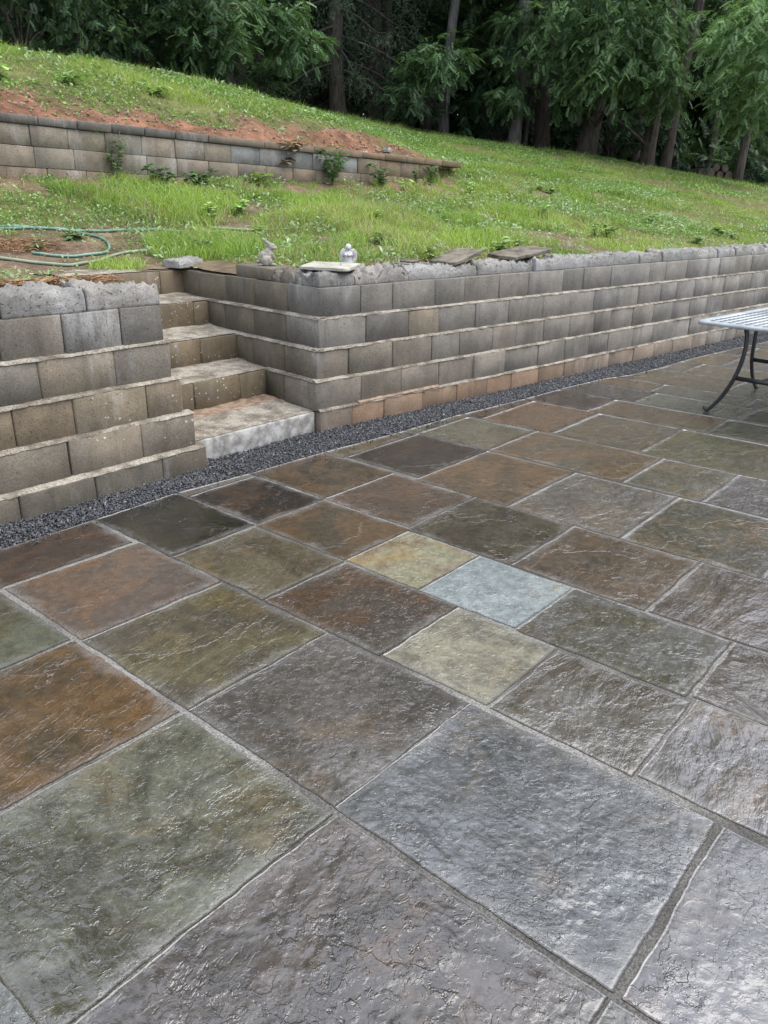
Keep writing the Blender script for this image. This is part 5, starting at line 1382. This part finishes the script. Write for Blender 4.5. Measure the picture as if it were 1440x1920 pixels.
# shrubs along the wood's edge
def shrub(label, x, y, r, h, n, tone, L, seed, group=None):
    e = link('shrub', None, None, (x, y, float(ground_z(x, y)))); tag(e, label, 'shrub', group)
    b = Bag(); q = np.random.default_rng(seed); ends = []
    for i in range(7):
        a = q.uniform(0, 6.28); c = (r * .7 * math.cos(a) * q.uniform(.2, 1), r * .7 * math.sin(a) * q.uniform(.2, 1), h * q.uniform(.25, .95)); ends.append(c)
        cluster(b, c, r * .55, n // 7, L, tone, .8)
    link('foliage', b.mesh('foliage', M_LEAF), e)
    s = Bag()
    for c in ends:
        V, F = tube(catmull([(0, 0, -.1), (c[0] * .4, c[1] * .4, c[2] * .6), c], 4), np.linspace(.02, .006, 9), 5); s.add(V, F)
    link('stem', s.mesh('stem', M_BARK, True), e)
SH = [(4.6, 14.4, 1.1, 1.5), (5.6, 15.0, 1.2, 1.9), (6.7, 15.2, 1.2, 1.7), (7.6, 15.6, 1.0, 1.3), (9.6, 16.4, .8, .8), (11.6, 16.9, .8, .7), (3.6, 13.9, 1.1, 1.3), (6.1, 16.4, 1.3, 2.4), (4.4, 15.8, 1.4, 2.6), (7.4, 16.8, 1.3, 2.6)]
SHL = ['dense dark shrub at the front of the thicket above the red bank', 'rounded dark shrub at the foot of the slim brown tree', 'dark shrub between the slim brown tree and the twin trunk tree', 'low shrub against the foot of the twin trunk tree', 'small low shrub beside the straight pale grey trunk',
       'smallest shrub between the pale grey trunk and the spruce', 'lighter shrub at the open end of the thicket', 'tall shrub behind the slim brown tree', 'tallest shrub at the back of the thicket', 'tall shrub behind the twin trunk tree']
for i, (x, y, r, h) in enumerate(SH):
    shrub(SHL[i], x, y, r, h, 620, .1 + .12 * (i % 3), .155, 60 + i, 'shrubs along the upper edge of the wood')
MARK = [(math.atan2(b_, a_), t_) for a_, b_, t_ in [(2.0, 15, 'the thicket shrubs'), (5.85, 15.96, 'the slim brown tree'), (8.4, 16.2, 'the dark twin trunk'), (10.5, 16.4, 'the straight pale grey trunk'), (13.7, 16.5, 'the dark spruce'),
        (16.7, 15.8, 'the leaning grey trunk'), (17.6, 13.9, 'the pale bare patched trunk'), (18.74, 12.6, 'the big rough barked tree'), (20.8, 10.7, 'the woodpile'), (22, 9.2, 'the pale green tree'), (30, 6, 'the end of the hill')]]
US = [(18.2, 15.2), (20.4, 12.9), (20.9, 14.2), (22.6, 12.6), (23.8, 10.6), (14.6, 18.8), (11.2, 18.6), (16.0, 18.6), (24.6, 9.8), (21.8, 11.9), (19.2, 16.0), (26.5, 11.5)]
for i, (x, y) in enumerate(US):
    j = min(range(len(MARK)), key=lambda m: abs(math.atan2(y, x) - MARK[m][0]))
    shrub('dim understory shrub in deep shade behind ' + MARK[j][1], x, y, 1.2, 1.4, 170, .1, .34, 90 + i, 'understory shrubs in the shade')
# trees deeper in the wood
q = np.random.default_rng(17); done = []
k = 0
while len(done) < 46 and k < 4000:
    k += 1
    x, y = q.uniform(-6, 46), q.uniform(10, 44)
    f = float(forest_d(np.array([x]), np.array([y]))[0])
    if f < 2.6 or f > 22: continue
    if any(math.hypot(x - a, y - b) < 2.7 for a, b in done): continue
    done.append((x, y))
for i, (x, y) in enumerate(done):
    az = math.atan2(y, x); f = float(forest_d(np.array([x]), np.array([y]))[0])
    j = min(range(len(MARK)), key=lambda m: abs(az - MARK[m][0]))
    row = 'close behind' if f < 6 else 'further back behind' if f < 13 else 'deepest in the wood behind'
    tree_copy(i % 3, x, y, q.uniform(.85, 1.2), q.uniform(0, 6.28), 'tall shaded broadleaf tree ' + row + ' ' + MARK[j][1], 'trees deep in the wood')

# the far side of the wood, one mass of leaves
n = 100000; a = rng.uniform(-0.35, 1.75, n); d = rng.uniform(36, 52, n); x, y = np.cos(a) * d, np.sin(a) * d
z = ground_z(x, y) + rng.uniform(-0.3, 15, n)
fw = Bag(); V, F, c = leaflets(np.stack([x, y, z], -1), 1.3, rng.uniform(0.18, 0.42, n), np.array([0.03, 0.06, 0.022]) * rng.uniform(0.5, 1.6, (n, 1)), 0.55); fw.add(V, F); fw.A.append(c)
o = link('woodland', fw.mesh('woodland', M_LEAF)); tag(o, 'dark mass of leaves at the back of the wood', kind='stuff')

# logs stacked under the trees
rl = np.random.default_rng(8)
for i, (dx, dz) in enumerate([(0, 0), (.27, 0), (.55, 0), (.82, 0), (1.1, 0), (.42, .17), (.68, .18)]):
    x, y = 22.3 + dx * .83, 11.4 - dx * .55; r = .10 + rl.uniform(-.015, .02)
    g = float(ground_z(x, y)); e = link('log', None, None, (x, y, g + r * .9 + dz)); tag(e, 'cut log in the bottom row of the low woodpile' if dz == 0 else 'cut log lying on top of the low woodpile', 'log', 'logs in the woodpile', 'thing')
    d = np.array([.55, .83, 0]); s = np.array([-.0, 0, 0]); P = [-.45 * d, -.15 * d, .15 * d, .45 * d]
    V, F = tube(P, [r, r * 1.03, r * .97, r], 12); link('bark', mesh_np('bark', V, F[:1], [M_BARK], True), e)
    for sg in (-1, 1):
        V2 = np.vstack([V[:12] if sg < 0 else V[36:48], (P[0] if sg < 0 else P[3])[None]]); j = np.arange(12)
        link('cut_end', mesh_np('cut_end', V2, [np.stack([j, (j + 1) % 12, np.full(12, 12)], -1)], [M_WOOD]), e)
